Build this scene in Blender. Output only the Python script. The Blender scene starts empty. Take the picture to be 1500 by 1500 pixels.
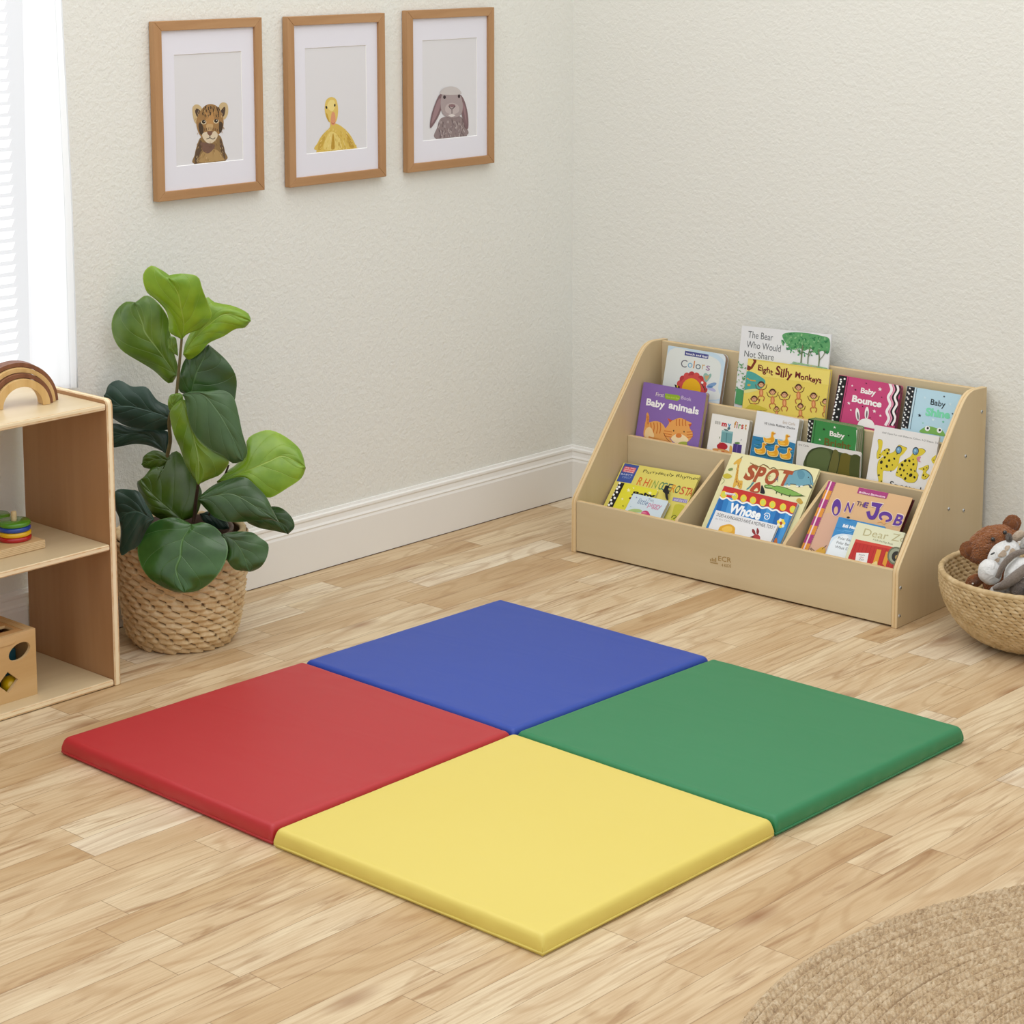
import bpy, bmesh, math, random
from mathutils import Vector, Matrix
from mathutils.geometry import tessellate_polygon
random.seed(7)
PI = math.pi
COL = bpy.context.scene.collection

# ------------------------------------------------------------------ camera (surveyed from the room)
CAM = Vector((3.726709, -4.309497, 1.501663)); YAW = 0.7408382; PITCH = 0.159622; FPX = 3227.65; PPY = 407.63
FW = Vector((-math.sin(YAW)*math.cos(PITCH), math.cos(YAW)*math.cos(PITCH), -math.sin(PITCH)))
RT = Vector((math.cos(YAW), math.sin(YAW), 0)); UP = RT.cross(FW)

def hit(n, d, q):
    """survey: where the sight line of picture point q meets the real plane n.p = d"""
    r = FW + RT*((q[0]-750)/FPX) + UP*((PPY-q[1])/FPX)
    return CAM + r*((d - n.dot(CAM))/n.dot(r))

def Z(x0, y0, s):
    return lambda x, y: (x0+x*s, y0+y*s)

# ------------------------------------------------------------------ colours and materials
def lin(h):
    h = h.lstrip('#'); out = []
    for i in (0, 2, 4):
        c = int(h[i:i+2], 16)/255
        out.append(c/12.92 if c <= .04045 else ((c+.055)/1.055)**2.4)
    return (*out, 1)

class NT:
    def __init__(s, name):
        s.m = bpy.data.materials.new(name); s.m.use_nodes = True; s.t = s.m.node_tree; s.n = s.t.nodes
        s.b = s.n['Principled BSDF']; s.out = s.n['Material Output']
    def add(s, typ, **kw):
        nd = s.n.new(typ)
        for k, v in kw.items():
            if k.startswith('i_'):
                nd.inputs[k[2:].replace('_', ' ')].default_value = v
            else: setattr(nd, k, v)
        return nd
    def ln(s, a, b): s.t.links.new(a, b)
    def math(s, op, a, b=None, c=None, clamp=False):
        nd = s.n.new('ShaderNodeMath'); nd.operation = op; nd.use_clamp = clamp
        for i, v in enumerate((a, b, c)):
            if v is None: continue
            if isinstance(v, (int, float)): nd.inputs[i].default_value = v
            else: s.ln(v, nd.inputs[i])
        return nd.outputs[0]
    def noise(s, vec, scale, detail=2, rough=.5, dist=0):
        nd = s.add('ShaderNodeTexNoise'); nd.inputs['Scale'].default_value = scale
        nd.inputs['Detail'].default_value = detail; nd.inputs['Roughness'].default_value = rough
        nd.inputs['Distortion'].default_value = dist
        if vec is not None: s.ln(vec, nd.inputs['Vector'])
        return nd.outputs['Fac']
    def ramp(s, fac, stops, interp='LINEAR'):
        nd = s.add('ShaderNodeValToRGB'); nd.color_ramp.interpolation = interp
        e = nd.color_ramp.elements
        while len(e) < len(stops): e.new(.5)
        for el, (p, c) in zip(e, stops):
            el.position = p; el.color = lin(c) if isinstance(c, str) else (c, c, c, 1)
        s.ln(fac, nd.inputs['Fac']); return nd.outputs['Color']
    def mix(s, fac, a, b, blend='MIX'):
        nd = s.add('ShaderNodeMix', data_type='RGBA', blend_type=blend)
        for i, v in ((0, fac), (6, a), (7, b)):
            if isinstance(v, str): nd.inputs[i].default_value = lin(v)
            elif isinstance(v, (int, float)): nd.inputs[i].default_value = v
            elif isinstance(v, tuple): nd.inputs[i].default_value = v
            else: s.ln(v, nd.inputs[i])
        return nd.outputs[2]
    def bump(s, h, strength, dist=.002):
        nd = s.add('ShaderNodeBump'); nd.inputs['Strength'].default_value = strength
        nd.inputs['Distance'].default_value = dist; s.ln(h, nd.inputs['Height'])
        s.ln(nd.outputs[0], s.b.inputs['Normal'])
    def coord(s, scale=(1, 1, 1), kind='Object', rot=(0, 0, 0)):
        tc = s.add('ShaderNodeTexCoord'); mp = s.add('ShaderNodeMapping')
        mp.inputs['Scale'].default_value = scale; mp.inputs['Rotation'].default_value = rot
        s.ln(tc.outputs[kind], mp.inputs['Vector']); return mp.outputs[0]

_mc = {}
def mat(name, color, rough=.5, spec=.5, bump=None, noise=None, coat=0, metal=0, sheen=0):
    if name in _mc: return _mc[name]
    t = NT(name); b = t.b
    b.inputs['Base Color'].default_value = lin(color); b.inputs['Roughness'].default_value = rough
    b.inputs['Specular IOR Level'].default_value = spec; b.inputs['Metallic'].default_value = metal
    b.inputs['Coat Weight'].default_value = coat; b.inputs['Sheen Weight'].default_value = sheen
    if noise:
        c2, sc = noise
        t.ln(t.mix(t.noise(t.coord(), sc, 3), color, c2), b.inputs['Base Color'])
    if bump: t.bump(t.noise(t.coord(), bump[0], 3), bump[1], bump[2])
    _mc[name] = t.m; return t.m

def paint(h, rough=.42):
    """printed ink of one colour"""
    k = 'ink_'+h.lstrip('#')
    return mat(k, h, rough, .3)

def wood(name, c1, c2, c3, axis='x', fine=1.0, rough=.45, spec=.35):
    if name in _mc: return _mc[name]
    t = NT(name); sc = {'x': (1.2, 16, 16), 'y': (16, 1.2, 16), 'z': (16, 16, 1.2)}[axis]
    v = t.coord(tuple(a*fine for a in sc))
    n1 = t.noise(v, 1.6, 4, .6, .4)
    v2 = t.coord(tuple(a*fine*5 for a in sc)); n2 = t.noise(v2, 2.2, 3, .6)
    c = t.ramp(n1, [(.3, c1), (.5, c2), (.72, c3)])
    c = t.mix(t.math('MULTIPLY', n2, .16), c, c1)
    t.ln(c, t.b.inputs['Base Color']); t.b.inputs['Roughness'].default_value = rough
    t.b.inputs['Specular IOR Level'].default_value = spec
    t.bump(n2, .12, .0008); _mc[name] = t.m; return t.m

def ply_edge(name, axis, period, a, b_):
    """laminated plywood edge: thin darker glue lines across the board's thickness"""
    if name in _mc: return _mc[name]
    t = NT(name); tc = t.add('ShaderNodeTexCoord'); sp = t.add('ShaderNodeSeparateXYZ')
    t.ln(tc.outputs['Object'], sp.inputs[0])
    o = sp.outputs['XYZ'.index(axis)]
    w = t.math('PINGPONG', o, period)
    f = t.math('GREATER_THAN', w, period*.7)
    n = t.noise(t.coord((9, 9, 9)), 6, 2)
    t.ln(t.mix(t.math('MULTIPLY', f, t.math('MULTIPLY', n, 1.3, clamp=True)), a, b_), t.b.inputs['Base Color'])
    t.b.inputs['Roughness'].default_value = .5; _mc[name] = t.m; return t.m

# ------------------------------------------------------------------ mesh builder
ORG = {}
class MB:
    def __init__(s): s.v = []; s.f = []; s.mi = []; s.uv = None
    def add(s, vs, fs, m=0):
        o = len(s.v); s.v += [tuple(v) for v in vs]; s.f += [tuple(i+o for i in f) for f in fs]; s.mi += [m]*len(fs); return s
    def box(s, lo, hi, m=0, X=None):
        (a, b, c), (d, e, f) = lo, hi
        vs = [(a, b, c), (d, b, c), (d, e, c), (a, e, c), (a, b, f), (d, b, f), (d, e, f), (a, e, f)]
        if X: vs = [X(Vector(v)) for v in vs]
        return s.add(vs, [(0, 3, 2, 1), (4, 5, 6, 7), (0, 1, 5, 4), (1, 2, 6, 5), (2, 3, 7, 6), (3, 0, 4, 7)], m)
    def prism(s, pts, d, m=0, me=None):
        """closed outline of 3D points extruded along vector d"""
        n = len(pts); P = [Vector(p) for p in pts]; Q = [p+Vector(d) for p in P]
        tri = tessellate_polygon([P])
        s.add(P+Q, [tuple(t) for t in tri]+[tuple(i+n for i in reversed(t)) for t in tri], m)
        s.add(P+Q, [(i, (i+1) % n, (i+1) % n+n, i+n) for i in range(n)], m if me is None else me)
        return s
    def flat(s, loops, m=0):
        P = [[Vector(p) for p in L] for L in loops]
        tri = tessellate_polygon(P); allp = [p for L in P for p in L]
        return s.add(allp, [tuple(t) for t in tri], m)
    def holed(s, loops, d, m=0, me=None):
        """plate with holes: loops[0] outline, others holes, extruded along d"""
        P = [[Vector(p) for p in L] for L in loops]; D = Vector(d)
        s.flat(P, m); s.flat([[p+D for p in L] for L in P], m)
        for L in P:
            n = len(L); s.add(L+[p+D for p in L], [(i, (i+1) % n, (i+1) % n+n, i+n) for i in range(n)], m if me is None else me)
        return s
    def tube(s, pts, r, seg=8, m=0, closed=False, cap=True):
        P = [Vector(p) for p in pts]; n = len(P); R = r if isinstance(r, (list, tuple)) else [r]*n
        vs = []; up = Vector((0, 0, 1)); prev = None
        for i, p in enumerate(P):
            a = P[(i-1) % n] if (closed or i) else p; b = P[(i+1) % n] if (closed or i < n-1) else p
            t = (b-a).normalized()
            if prev is None: x = t.cross(up if abs(t.z) < .9 else Vector((1, 0, 0))).normalized()
            else: x = (prev-t*prev.dot(t)).normalized()
            prev = x; y = t.cross(x)
            for k in range(seg):
                q = 2*PI*k/seg; vs.append(p+(x*math.cos(q)+y*math.sin(q))*R[i])
        fs = []
        for i in range(n if closed else n-1):
            for k in range(seg):
                a = i*seg+k; b = i*seg+(k+1) % seg; c = ((i+1) % n)*seg+(k+1) % seg; d = ((i+1) % n)*seg+k
                fs.append((a, b, c, d))
        if cap and not closed: fs += [tuple(range(seg))[::-1], tuple((n-1)*seg+k for k in range(seg))]
        return s.add(vs, fs, m)
    def grid(s, rows, m=0, wrapu=False, wrapv=False):
        nr = len(rows); nc = len(rows[0]); vs = [p for r in rows for p in r]; fs = []
        for i in range(nr if wrapv else nr-1):
            for j in range(nc if wrapu else nc-1):
                fs.append((i*nc+j, i*nc+(j+1) % nc, ((i+1) % nr)*nc+(j+1) % nc, ((i+1) % nr)*nc+j))
        return s.add(vs, fs, m)
    def lathe(s, prof, c, seg=32, m=0, fn=None):
        rows = []
        for r, z in prof:
            rows.append([Vector((c[0]+r*math.cos(2*PI*k/seg), c[1]+r*math.sin(2*PI*k/seg), c[2]+z)) for k in range(seg)])
        return s.grid(rows, m, wrapu=True)
    def ball(s, c, rad, M=None, seg=24, ring=14, m=0, fn=None):
        rows = []; c = Vector(c)
        for i in range(ring+1):
            a = PI*i/ring; row = []
            for k in range(seg):
                b = 2*PI*k/seg; d = Vector((math.sin(a)*math.cos(b), math.sin(a)*math.sin(b), math.cos(a)))
                f = fn(d) if fn else 1
                v = Vector((d.x*rad[0], d.y*rad[1], d.z*rad[2]))*f
                row.append(c+(M @ v if M else v))
            rows.append(row)
        return s.grid(rows, m, wrapu=True)
    def build(s, name, mats, parent=None, smooth=False, bevel=0, seg=2, origin=None, angle=40, weld=True):
        o = Vector(ORG[parent.name]) if parent else Vector(origin or (0, 0, 0))
        me = bpy.data.meshes.new(name)
        me.from_pydata([tuple(Vector(v)-o) for v in s.v], [], s.f)
        if not isinstance(mats, (list, tuple)): mats = [mats]
        for m in mats: me.materials.append(m)
        me.polygons.foreach_set('material_index', s.mi)
        if s.uv:
            l = me.uv_layers.new(name='UVMap')
            for lp in me.loops: l.data[lp.index].uv = s.uv[lp.vertex_index]
        if weld:
            bm = bmesh.new(); bm.from_mesh(me)
            if not s.uv: bmesh.ops.remove_doubles(bm, verts=bm.verts, dist=1e-6)
            bmesh.ops.recalc_face_normals(bm, faces=bm.faces); bm.to_mesh(me); bm.free()
        if smooth: me.polygons.foreach_set('use_smooth', [True]*len(me.polygons))
        me.update()
        ob = bpy.data.objects.new(name, me); COL.objects.link(ob)
        if parent: ob.parent = parent
        else: ob.location = o
        ORG[ob.name] = tuple(o)
        if bevel:
            b = ob.modifiers.new('round', 'BEVEL'); b.width = bevel; b.segments = seg; b.limit_method = 'ANGLE'; b.angle_limit = math.radians(35)
            if not smooth:
                me.polygons.foreach_set('use_smooth', [True]*len(me.polygons)); b.harden_normals = True
        return ob

def thing(name, loc, label, cat, group=None):
    o = bpy.data.objects.new(name, None); COL.objects.link(o); o.location = loc; o.empty_display_size = .03
    o['label'] = label; o['category'] = cat
    if group: o['group'] = group
    ORG[o.name] = tuple(loc); return o
def tag(o, label, cat, group=None):
    o['label'] = label; o['category'] = cat
    if group: o['group'] = group
    return o
def struct(o): o['kind'] = 'structure'; return o

def catmull(P, n):
    """n points evenly along a smooth curve through P"""
    P = [Vector(p) for p in P]
    if len(P) == 2: return [P[0].lerp(P[1], i/(n-1)) for i in range(n)]
    Q = [P[0]*2-P[1]]+P+[P[-1]*2-P[-2]]; out = []
    for i in range(1, len(Q)-2):
        for k in range(12):
            t = k/12; a, b, c, d = Q[i-1:i+3]
            out.append(.5*((2*b)+(c-a)*t+(2*a-5*b+4*c-d)*t*t+(3*b-a-3*c+d)*t**3))
    out.append(P[-1]); L = [0]
    for i in range(1, len(out)): L.append(L[-1]+(out[i]-out[i-1]).length)
    res = []; j = 0
    for i in range(n):
        t = L[-1]*i/(n-1)
        while j < len(L)-2 and L[j+1] < t: j += 1
        w = (t-L[j])/max(L[j+1]-L[j], 1e-9); res.append(out[j].lerp(out[j+1], min(max(w, 0), 1)))
    return res

# ------------------------------------------------------------------ flat artwork on a real plane
class Art:
    """printed picture: flat ink shapes lying on a plane; points are measured picture points carried onto it"""
    def __init__(s, n, d, down, zf=None):
        s.n = n.normalized(); s.d = d; s.down = down; s.zf = zf or (lambda x, y: (x, y)); s.mb = MB(); s.mats = []; s.k = 0; s.txt = []
    def z(s, x0, y0, sc): s.zf = Z(x0, y0, sc); return s
    def mi(s, c):
        m = paint(c)
        if m not in s.mats: s.mats.append(m)
        return s.mats.index(m)
    def pt(s, x, y, lift=None):
        return hit(s.n, s.d+(.00015+.000009*s.k if lift is None else lift), s.zf(x, y))
    def poly(s, c, *pts):
        s.k += 1; s.mb.flat([[s.pt(*p) for p in pts]], s.mi(c)); return s
    def smooth(s, c, *pts, n=6):
        """rounded blob through the points"""
        s.k += 1; N = len(pts); out = []
        for i in range(N):
            a, b, c2, d = (Vector(pts[(i+j-1) % N]) for j in range(4))
            for q in range(n):
                t = q/n; out.append(.5*((2*b)+(c2-a)*t+(2*a-5*b+4*c2-d)*t*t+(3*b-a-3*c2+d)*t**3))
        s.mb.flat([[s.pt(p.x, p.y) for p in out]], s.mi(c)); return s
    def oval(s, c, x, y, rx, ry, rot=0, n=20):
        s.k += 1; ca, sa = math.cos(math.radians(rot)), math.sin(math.radians(rot)); L = []
        for i in range(n):
            a = 2*PI*i/n; u, v = rx*math.cos(a), ry*math.sin(a); L.append(s.pt(x+u*ca-v*sa, y+u*sa+v*ca))
        s.mb.flat([L], s.mi(c)); return s
    def line(s, c, w, *pts):
        s.k += 1; P = [Vector(p) for p in catmull([(*p, 0) for p in pts], max(2, 5*(len(pts)-1)+1))] if len(pts) > 2 else [Vector((*p, 0)) for p in pts]
        A = []; B = []
        for i, p in enumerate(P):
            t = (P[min(i+1, len(P)-1)]-P[max(i-1, 0)]).normalized(); nn = Vector((-t.y, t.x, 0))*w/2
            A.append(s.pt(*(p+nn).xy)); B.append(s.pt(*(p-nn).xy))
        s.mb.grid([A, B], s.mi(c)); return s
    def star(s, c, x, y, r, slope=.17):
        L = []
        for i in range(10):
            a = PI*i/5-PI/2; q = r if i % 2 == 0 else r*.45; u, v = q*math.cos(a), q*math.sin(a); L.append((x+u, y+v+u*slope))
        return s.poly(c, *L)
    def text(s, string, c, p0, p1, hpx, shear=0, bold=0, jitter=0):
        """lettering from p0 to p1 along its baseline, hpx tall"""
        s.k += 1; a = s.pt(*p0); b = s.pt(*p1); U = (b-a)
        cu = bpy.data.curves.new('lettering', 'FONT'); cu.body = string; cu.size = 1; cu.resolution_u = 3; cu.offset = bold
        ob = bpy.data.objects.new('lettering', cu); COL.objects.link(ob)
        bpy.context.view_layer.update()
        me = bpy.data.meshes.new_from_object(ob.evaluated_get(bpy.context.evaluated_depsgraph_get()))
        bpy.data.objects.remove(ob); bpy.data.curves.remove(cu)
        xs = [v.co.x for v in me.vertices]
        if not xs: return s
        x0, x1 = min(xs), max(xs); up = -s.down
        t1 = s.pt(p0[0], p0[1]-hpx); H = (t1-a).length
        un = U.normalized(); up = (up-un*up.dot(un)*.0).normalized()
        vs = []
        for v in me.vertices:
            fx = (v.co.x-x0)/(x1-x0); jy = math.sin(fx*len(string)*2.3)*jitter
            vs.append(a+U*fx+up*(v.co.y/.7+jy)*H+un*(v.co.y*shear*H))
        s.mb.add(vs, [tuple(p.vertices) for p in me.polygons], s.mi(c)); bpy.data.meshes.remove(me); return s
    def clip(s):
        """trim the ink to the edges of the printed cover"""
        a, U, D, w, h = s.box; mb = s.mb; out = MB(); e = .0003
        ax = [(U, e, 1), (U, w-e, -1), (D, e, 1), (D, h-e, -1)]
        for f, m in zip(mb.f, mb.mi):
            P = [Vector(mb.v[i]) for i in f]
            for dr, lim, sg in ax:
                Q = []; g = lambda p: ((p-a).dot(dr)-lim)*sg
                for i, p in enumerate(P):
                    q = P[i-1]; gp, gq = g(p), g(q)
                    if (gp >= 0) != (gq >= 0): Q.append(q.lerp(p, gq/(gq-gp)))
                    if gp >= 0: Q.append(p)
                P = Q
                if len(P) < 3: break
            if len(P) >= 3: out.add(P, [tuple(range(len(P)))], m)
        s.mb = out
    box = None
    def done(s, name, parent):
        if s.box: s.clip()
        return s.mb.build(name, s.mats, parent, weld=False)

# ================================================================== SETTING
def m_floor():
    t = NT('oak_strip_floor'); tc = t.add('ShaderNodeTexCoord'); sp = t.add('ShaderNodeSeparateXYZ'); t.ln(tc.outputs['Object'], sp.inputs[0])
    x, y = sp.outputs[0], sp.outputs[1]
    W = .0705; u = t.math('DIVIDE', t.math('ADD', x, -.0155), W); iu = t.math('FLOOR', u); fu = t.math('FRACT', u)
    w1 = t.add('ShaderNodeTexWhiteNoise', noise_dimensions='1D'); t.ln(iu, w1.inputs['W'])
    v = t.math('ADD', t.math('DIVIDE', y, .47), t.math('MULTIPLY', w1.outputs['Value'], 7.3)); iv = t.math('FLOOR', v); fv = t.math('FRACT', v)
    cb = t.add('ShaderNodeCombineXYZ'); t.ln(iu, cb.inputs[0]); t.ln(iv, cb.inputs[1])
    w2 = t.add('ShaderNodeTexWhiteNoise', noise_dimensions='3D'); t.ln(cb.outputs[0], w2.inputs['Vector'])
    rnd = w2.outputs['Value']
    # per-strip shifted grain coordinates
    off = t.add('ShaderNodeVectorMath', operation='SCALE'); t.ln(w2.outputs['Color'], off.inputs[0]); off.inputs['Scale'].default_value = 9
    ad = t.add('ShaderNodeVectorMath', operation='ADD'); t.ln(tc.outputs['Object'], ad.inputs[0]); t.ln(off.outputs[0], ad.inputs[1])
    def mp(sc):
        m = t.add('ShaderNodeMapping'); m.inputs['Scale'].default_value = sc; t.ln(ad.outputs[0], m.inputs['Vector']); return m.outputs[0]
    big = t.noise(mp((11, 1.9, 1)), 1.5, 3, .55, 1.3)
    rings = t.add('ShaderNodeTexNoise'); rings.inputs['Scale'].default_value = 1; rings.inputs['Detail'].default_value = 1.5; t.ln(mp((10, 1.5, 1)), rings.inputs['Vector'])
    wv = t.math('SINE', t.math('MULTIPLY', rings.outputs['Fac'], 62))
    fine = t.noise(mp((150, 3.6, 1)), 1.5, 4, .68, .25)
    dark = t.noise(mp((34, 2.6, 1)), 1.3, 5, .62, 1.1)
    base = t.ramp(rnd, [(0, '#c6aa82'), (.2, '#d0b792'), (.5, '#d9c39f'), (.78, '#dfcdac'), (1, '#e9dcc3')])
    c = t.mix(t.ramp(big, [(.38, 0.0), (.7, 1.0)]), base, '#ab8152')
    c = t.mix(.40, base, c)
    c = t.mix(t.math('MULTIPLY', t.ramp(wv, [(.45, 0.0), (1, 1.0)]), .30), c, '#a27b4e')
    c = t.mix(t.math('MULTIPLY', t.ramp(fine, [(.42, 0.0), (.72, 1.0)]), .34), c, '#a07a4e')
    c = t.mix(t.math('MULTIPLY', t.ramp(dark, [(.56, 0.0), (.73, 1.0)]), .72), c, '#8d6238')
    vo = t.add('ShaderNodeTexVoronoi'); vo.inputs['Scale'].default_value = 1; t.ln(mp((7, 2.4, 1)), vo.inputs['Vector'])
    c = t.mix(t.math('MULTIPLY', t.ramp(vo.outputs['Distance'], [(.0, 1.0), (.07, .55), (.16, 0.0)]), .8), c, '#86552f')
    # seams
    eu = t.math('MINIMUM', fu, t.math('SUBTRACT', 1, fu)); ev = t.math('MINIMUM', fv, t.math('SUBTRACT', 1, fv))
    su = t.math('LESS_THAN', eu, .010); sv = t.math('LESS_THAN', ev, .0017)
    seam = t.math('MAXIMUM', su, sv)
    c = t.mix(t.math('MULTIPLY', seam, .5), c, '#70502f')
    t.ln(c, t.b.inputs['Base Color']); t.b.inputs['Roughness'].default_value = .42; t.b.inputs['Specular IOR Level'].default_value = .3
    t.bump(t.math('SUBTRACT', fine, t.math('MULTIPLY', seam, 1.5)), .10, .0008); return t.m

def m_wall(name, c):
    t = NT(name); v = t.coord((1, 1, 1)); n = t.noise(v, 85, 3, .5, .3); n2 = t.noise(v, 210, 2, .5)
    t.ln(t.mix(t.noise(v, 1.3, 2), c, lin(c)), t.b.inputs['Base Color'])
    t.b.inputs['Base Color'].default_value = lin(c)
    t.b.inputs['Roughness'].default_value = .75; t.b.inputs['Specular IOR Level'].default_value = .2
    t.bump(t.math('ADD', n, t.math('MULTIPLY', n2, .4)), .5, .0038); return t.m

WHITE = mat('white_trim_paint', '#f0efeb', .4, .4)
MW = m_wall('stucco_wall_paint', '#e8e9e3')
struct(MB().box((-.12, -6.2, -.06), (5.6, .12, 0)).build('floor', m_floor()))
# left wall with the window opening (outline with a hole)
WY0, WY1, WZ0, WZ1 = -2.75, -1.603, .545, 2.15
struct(MB().holed([[(0, -6.2, 0), (0, 0, 0), (0, 0, 2.7), (0, -6.2, 2.7)], [(0, WY0, WZ0), (0, WY1, WZ0), (0, WY1, WZ1), (0, WY0, WZ1)]], (-.06, 0, 0)).build('wall_left', MW))
struct(MB().box((-.12, 0, 0), (5.6, .12, 2.7)).build('wall_right', MW))

# moulded baseboards
def baseboard(name, along, L):
    prof = [(0, 0), (.0135, 0), (.0135, .098), (.0115, .1035), (.0125, .107), (.0095, .112), (.0075, .122), (.0095, .126), (.009, .131), (.0045, .1335), (.003, .139), (0, .1395)]
    if along == 'y': A = [(x, 0, z) for x, z in prof]; d = (0, -L, 0)
    else: A = [(0.004, -x, z) for x, z in prof]; d = (L, 0, 0)
    struct(MB().prism(A, d).build(name, WHITE))
baseboard('baseboard_left', 'y', 6.2); baseboard('baseboard_right', 'x', 5.5)
# dark strip painted in as the shade of the gap under the left baseboard
struct(MB().box((.0136, -6.2, .0002), (.0142, -.016, .0016)).build('baseboard_gap_shade', mat('dark_gap_shade', '#5b4a38', .8)))

# window: jamb, sash, sill
w = bpy.data.objects.new('window_1', None); COL.objects.link(w); w.location = (-.06, (WY0+WY1)/2, WZ0); w['kind'] = 'structure'; ORG['window_1'] = tuple(w.location)
t_ = .022
MB().holed([[(-.055, WY0, WZ0), (-.055, WY1, WZ0), (-.055, WY1, WZ1), (-.055, WY0, WZ1)], [(-.055, WY0+t_, WZ0+t_), (-.055, WY1-t_, WZ0+t_), (-.055, WY1-t_, WZ1-t_), (-.055, WY0+t_, WZ1-t_)]], (.018, 0, 0)).build('window_frame', WHITE, w)
MB().box((-.054, WY0+t_, 1.50), (-.042, WY1-t_, 1.53)).build('sash_rail', WHITE, w)
gl = NT('window_glass'); gl.b.inputs['Roughness'].default_value = .02; gl.b.inputs['Base Color'].default_value = (.9, .95, 1, 1)
_tr = gl.add('ShaderNodeBsdfTransparent'); _mx = gl.add('ShaderNodeMixShader'); _mx.inputs[0].default_value = .94
gl.ln(gl.b.outputs[0], _mx.inputs[1]); gl.ln(_tr.outputs[0], _mx.inputs[2]); gl.ln(_mx.outputs[0], gl.out.inputs['Surface'])
MB().box((-.050, WY0+t_, WZ0+t_), (-.048, WY1-t_, WZ1-t_)).build('window_glass', gl.m, w)
MB().box((-.04, WY0, WZ0), (.012, WY1, WZ0+.012)).build('window_sill', WHITE, w, bevel=.003)

def m_sheer(name, c, tr, em=0):
    t = NT(name); t.b.inputs['Base Color'].default_value = lin(c); t.b.inputs['Roughness'].default_value = .8
    a = t.add('ShaderNodeBsdfTranslucent'); a.inputs['Color'].default_value = lin(c)
    mx = t.add('ShaderNodeMixShader'); mx.inputs[0].default_value = tr
    t.ln(t.b.outputs[0], mx.inputs[1]); t.ln(a.outputs[0], mx.inputs[2]); t.ln(mx.outputs[0], t.out.inputs['Surface']); return t.m
bl = thing('window_blind', (-.021, -2.2, WZ1-.04), 'white horizontal slat window blind glowing with daylight behind the curtain', 'window blind')
SL = m_sheer('blind_slat', '#fbfbff', .6)
b = MB(); z = WZ0+.03
while z < WZ1-.04:
    rows = []
    for i in range(5):
        u = (i/4-.5)*.020; rows.append([(-.021+u*.55, yy, z+u*.83+.0008*math.cos(u*90)) for yy in (WY0+.01, -1.716)])
    b.grid(rows); z += .0232
b.build('slats', SL, bl, smooth=True)
b = MB()
for yy in (-2.6, -2.2, -1.80): b.tube([(-.012, yy, WZ0+.03), (-.012, yy, WZ1-.03)], .0009, 5)
b.build('ladder_cord', WHITE, bl)
MB().box((-.036, WY0+.01, WZ1-.045), (-.004, -1.7125, WZ1-.01)).build('head_rail', WHITE, bl, bevel=.003)
# sheer curtain
cu = thing('sheer_curtain', (.032, -1.67, .62), 'sheer white curtain panel hanging at the window edge above the low shelf', 'curtain')
rows = []; nz = 60; ny = 44
for i in range(nz+1):
    zz = .586+(2.2-.586)*i/nz
    # hem edges taken from the photo: slightly fuller towards the bottom
    yr = -1.6125-.0115*max(0, min(1, (zz-.95)/.45)); yl = -1.727+.017*(zz-.6)
    row = []
    for j in range(ny+1):
        s = j/ny; y = yl+(yr-yl)*s
        x = .034+.0028*math.sin(s*6+zz*.5)+.0009*math.sin(s*19+1.3*zz)+.002*s
        row.append((x, y, zz-(.035 if (i == 0 and y > -1.720) else 0)))
    rows.append(row)
def m_curtain():
    t = NT('sheer_fabric'); t.b.inputs['Base Color'].default_value = lin('#f4f6f8'); t.b.inputs['Roughness'].default_value = .9
    a = t.add('ShaderNodeBsdfTranslucent'); a.inputs['Color'].default_value = lin('#f6f8fb')
    mx = t.add('ShaderNodeMixShader'); mx.inputs[0].default_value = .72
    t.ln(t.b.outputs[0], mx.inputs[1]); t.ln(a.outputs[0], mx.inputs[2])
    tr = t.add('ShaderNodeBsdfTransparent'); m2 = t.add('ShaderNodeMixShader'); m2.inputs[0].default_value = .10
    t.ln(mx.outputs[0], m2.inputs[1]); t.ln(tr.outputs[0], m2.inputs[2]); t.ln(m2.outputs[0], t.out.inputs['Surface']); return t.m
SHEER = m_curtain()
MB().grid(rows).build('fabric', SHEER, cu, smooth=True)
b = MB(); b.tube([(r[-1][0]+.001, r[-1][1], r[-1][2]) for r in rows], .0016, 6)
b.tube([(r[-7][0]+.0012, r[-7][1], r[-7][2]) for r in rows], .0007, 5); b.build('side_hem', SHEER, cu, smooth=True)
rod = thing('curtain_rod', (.034, -2.2, 2.215), 'slim white curtain rod above the window', 'curtain rod')
MB().tube([(.034, WY0-.1, 2.21), (.034, WY1+.12, 2.21)], .008, 12).build('pole', WHITE, rod, smooth=True)
MB().box((0, WY1+.07, 2.2), (.034, WY1+.082, 2.22)).build('bracket', WHITE, rod)

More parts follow.
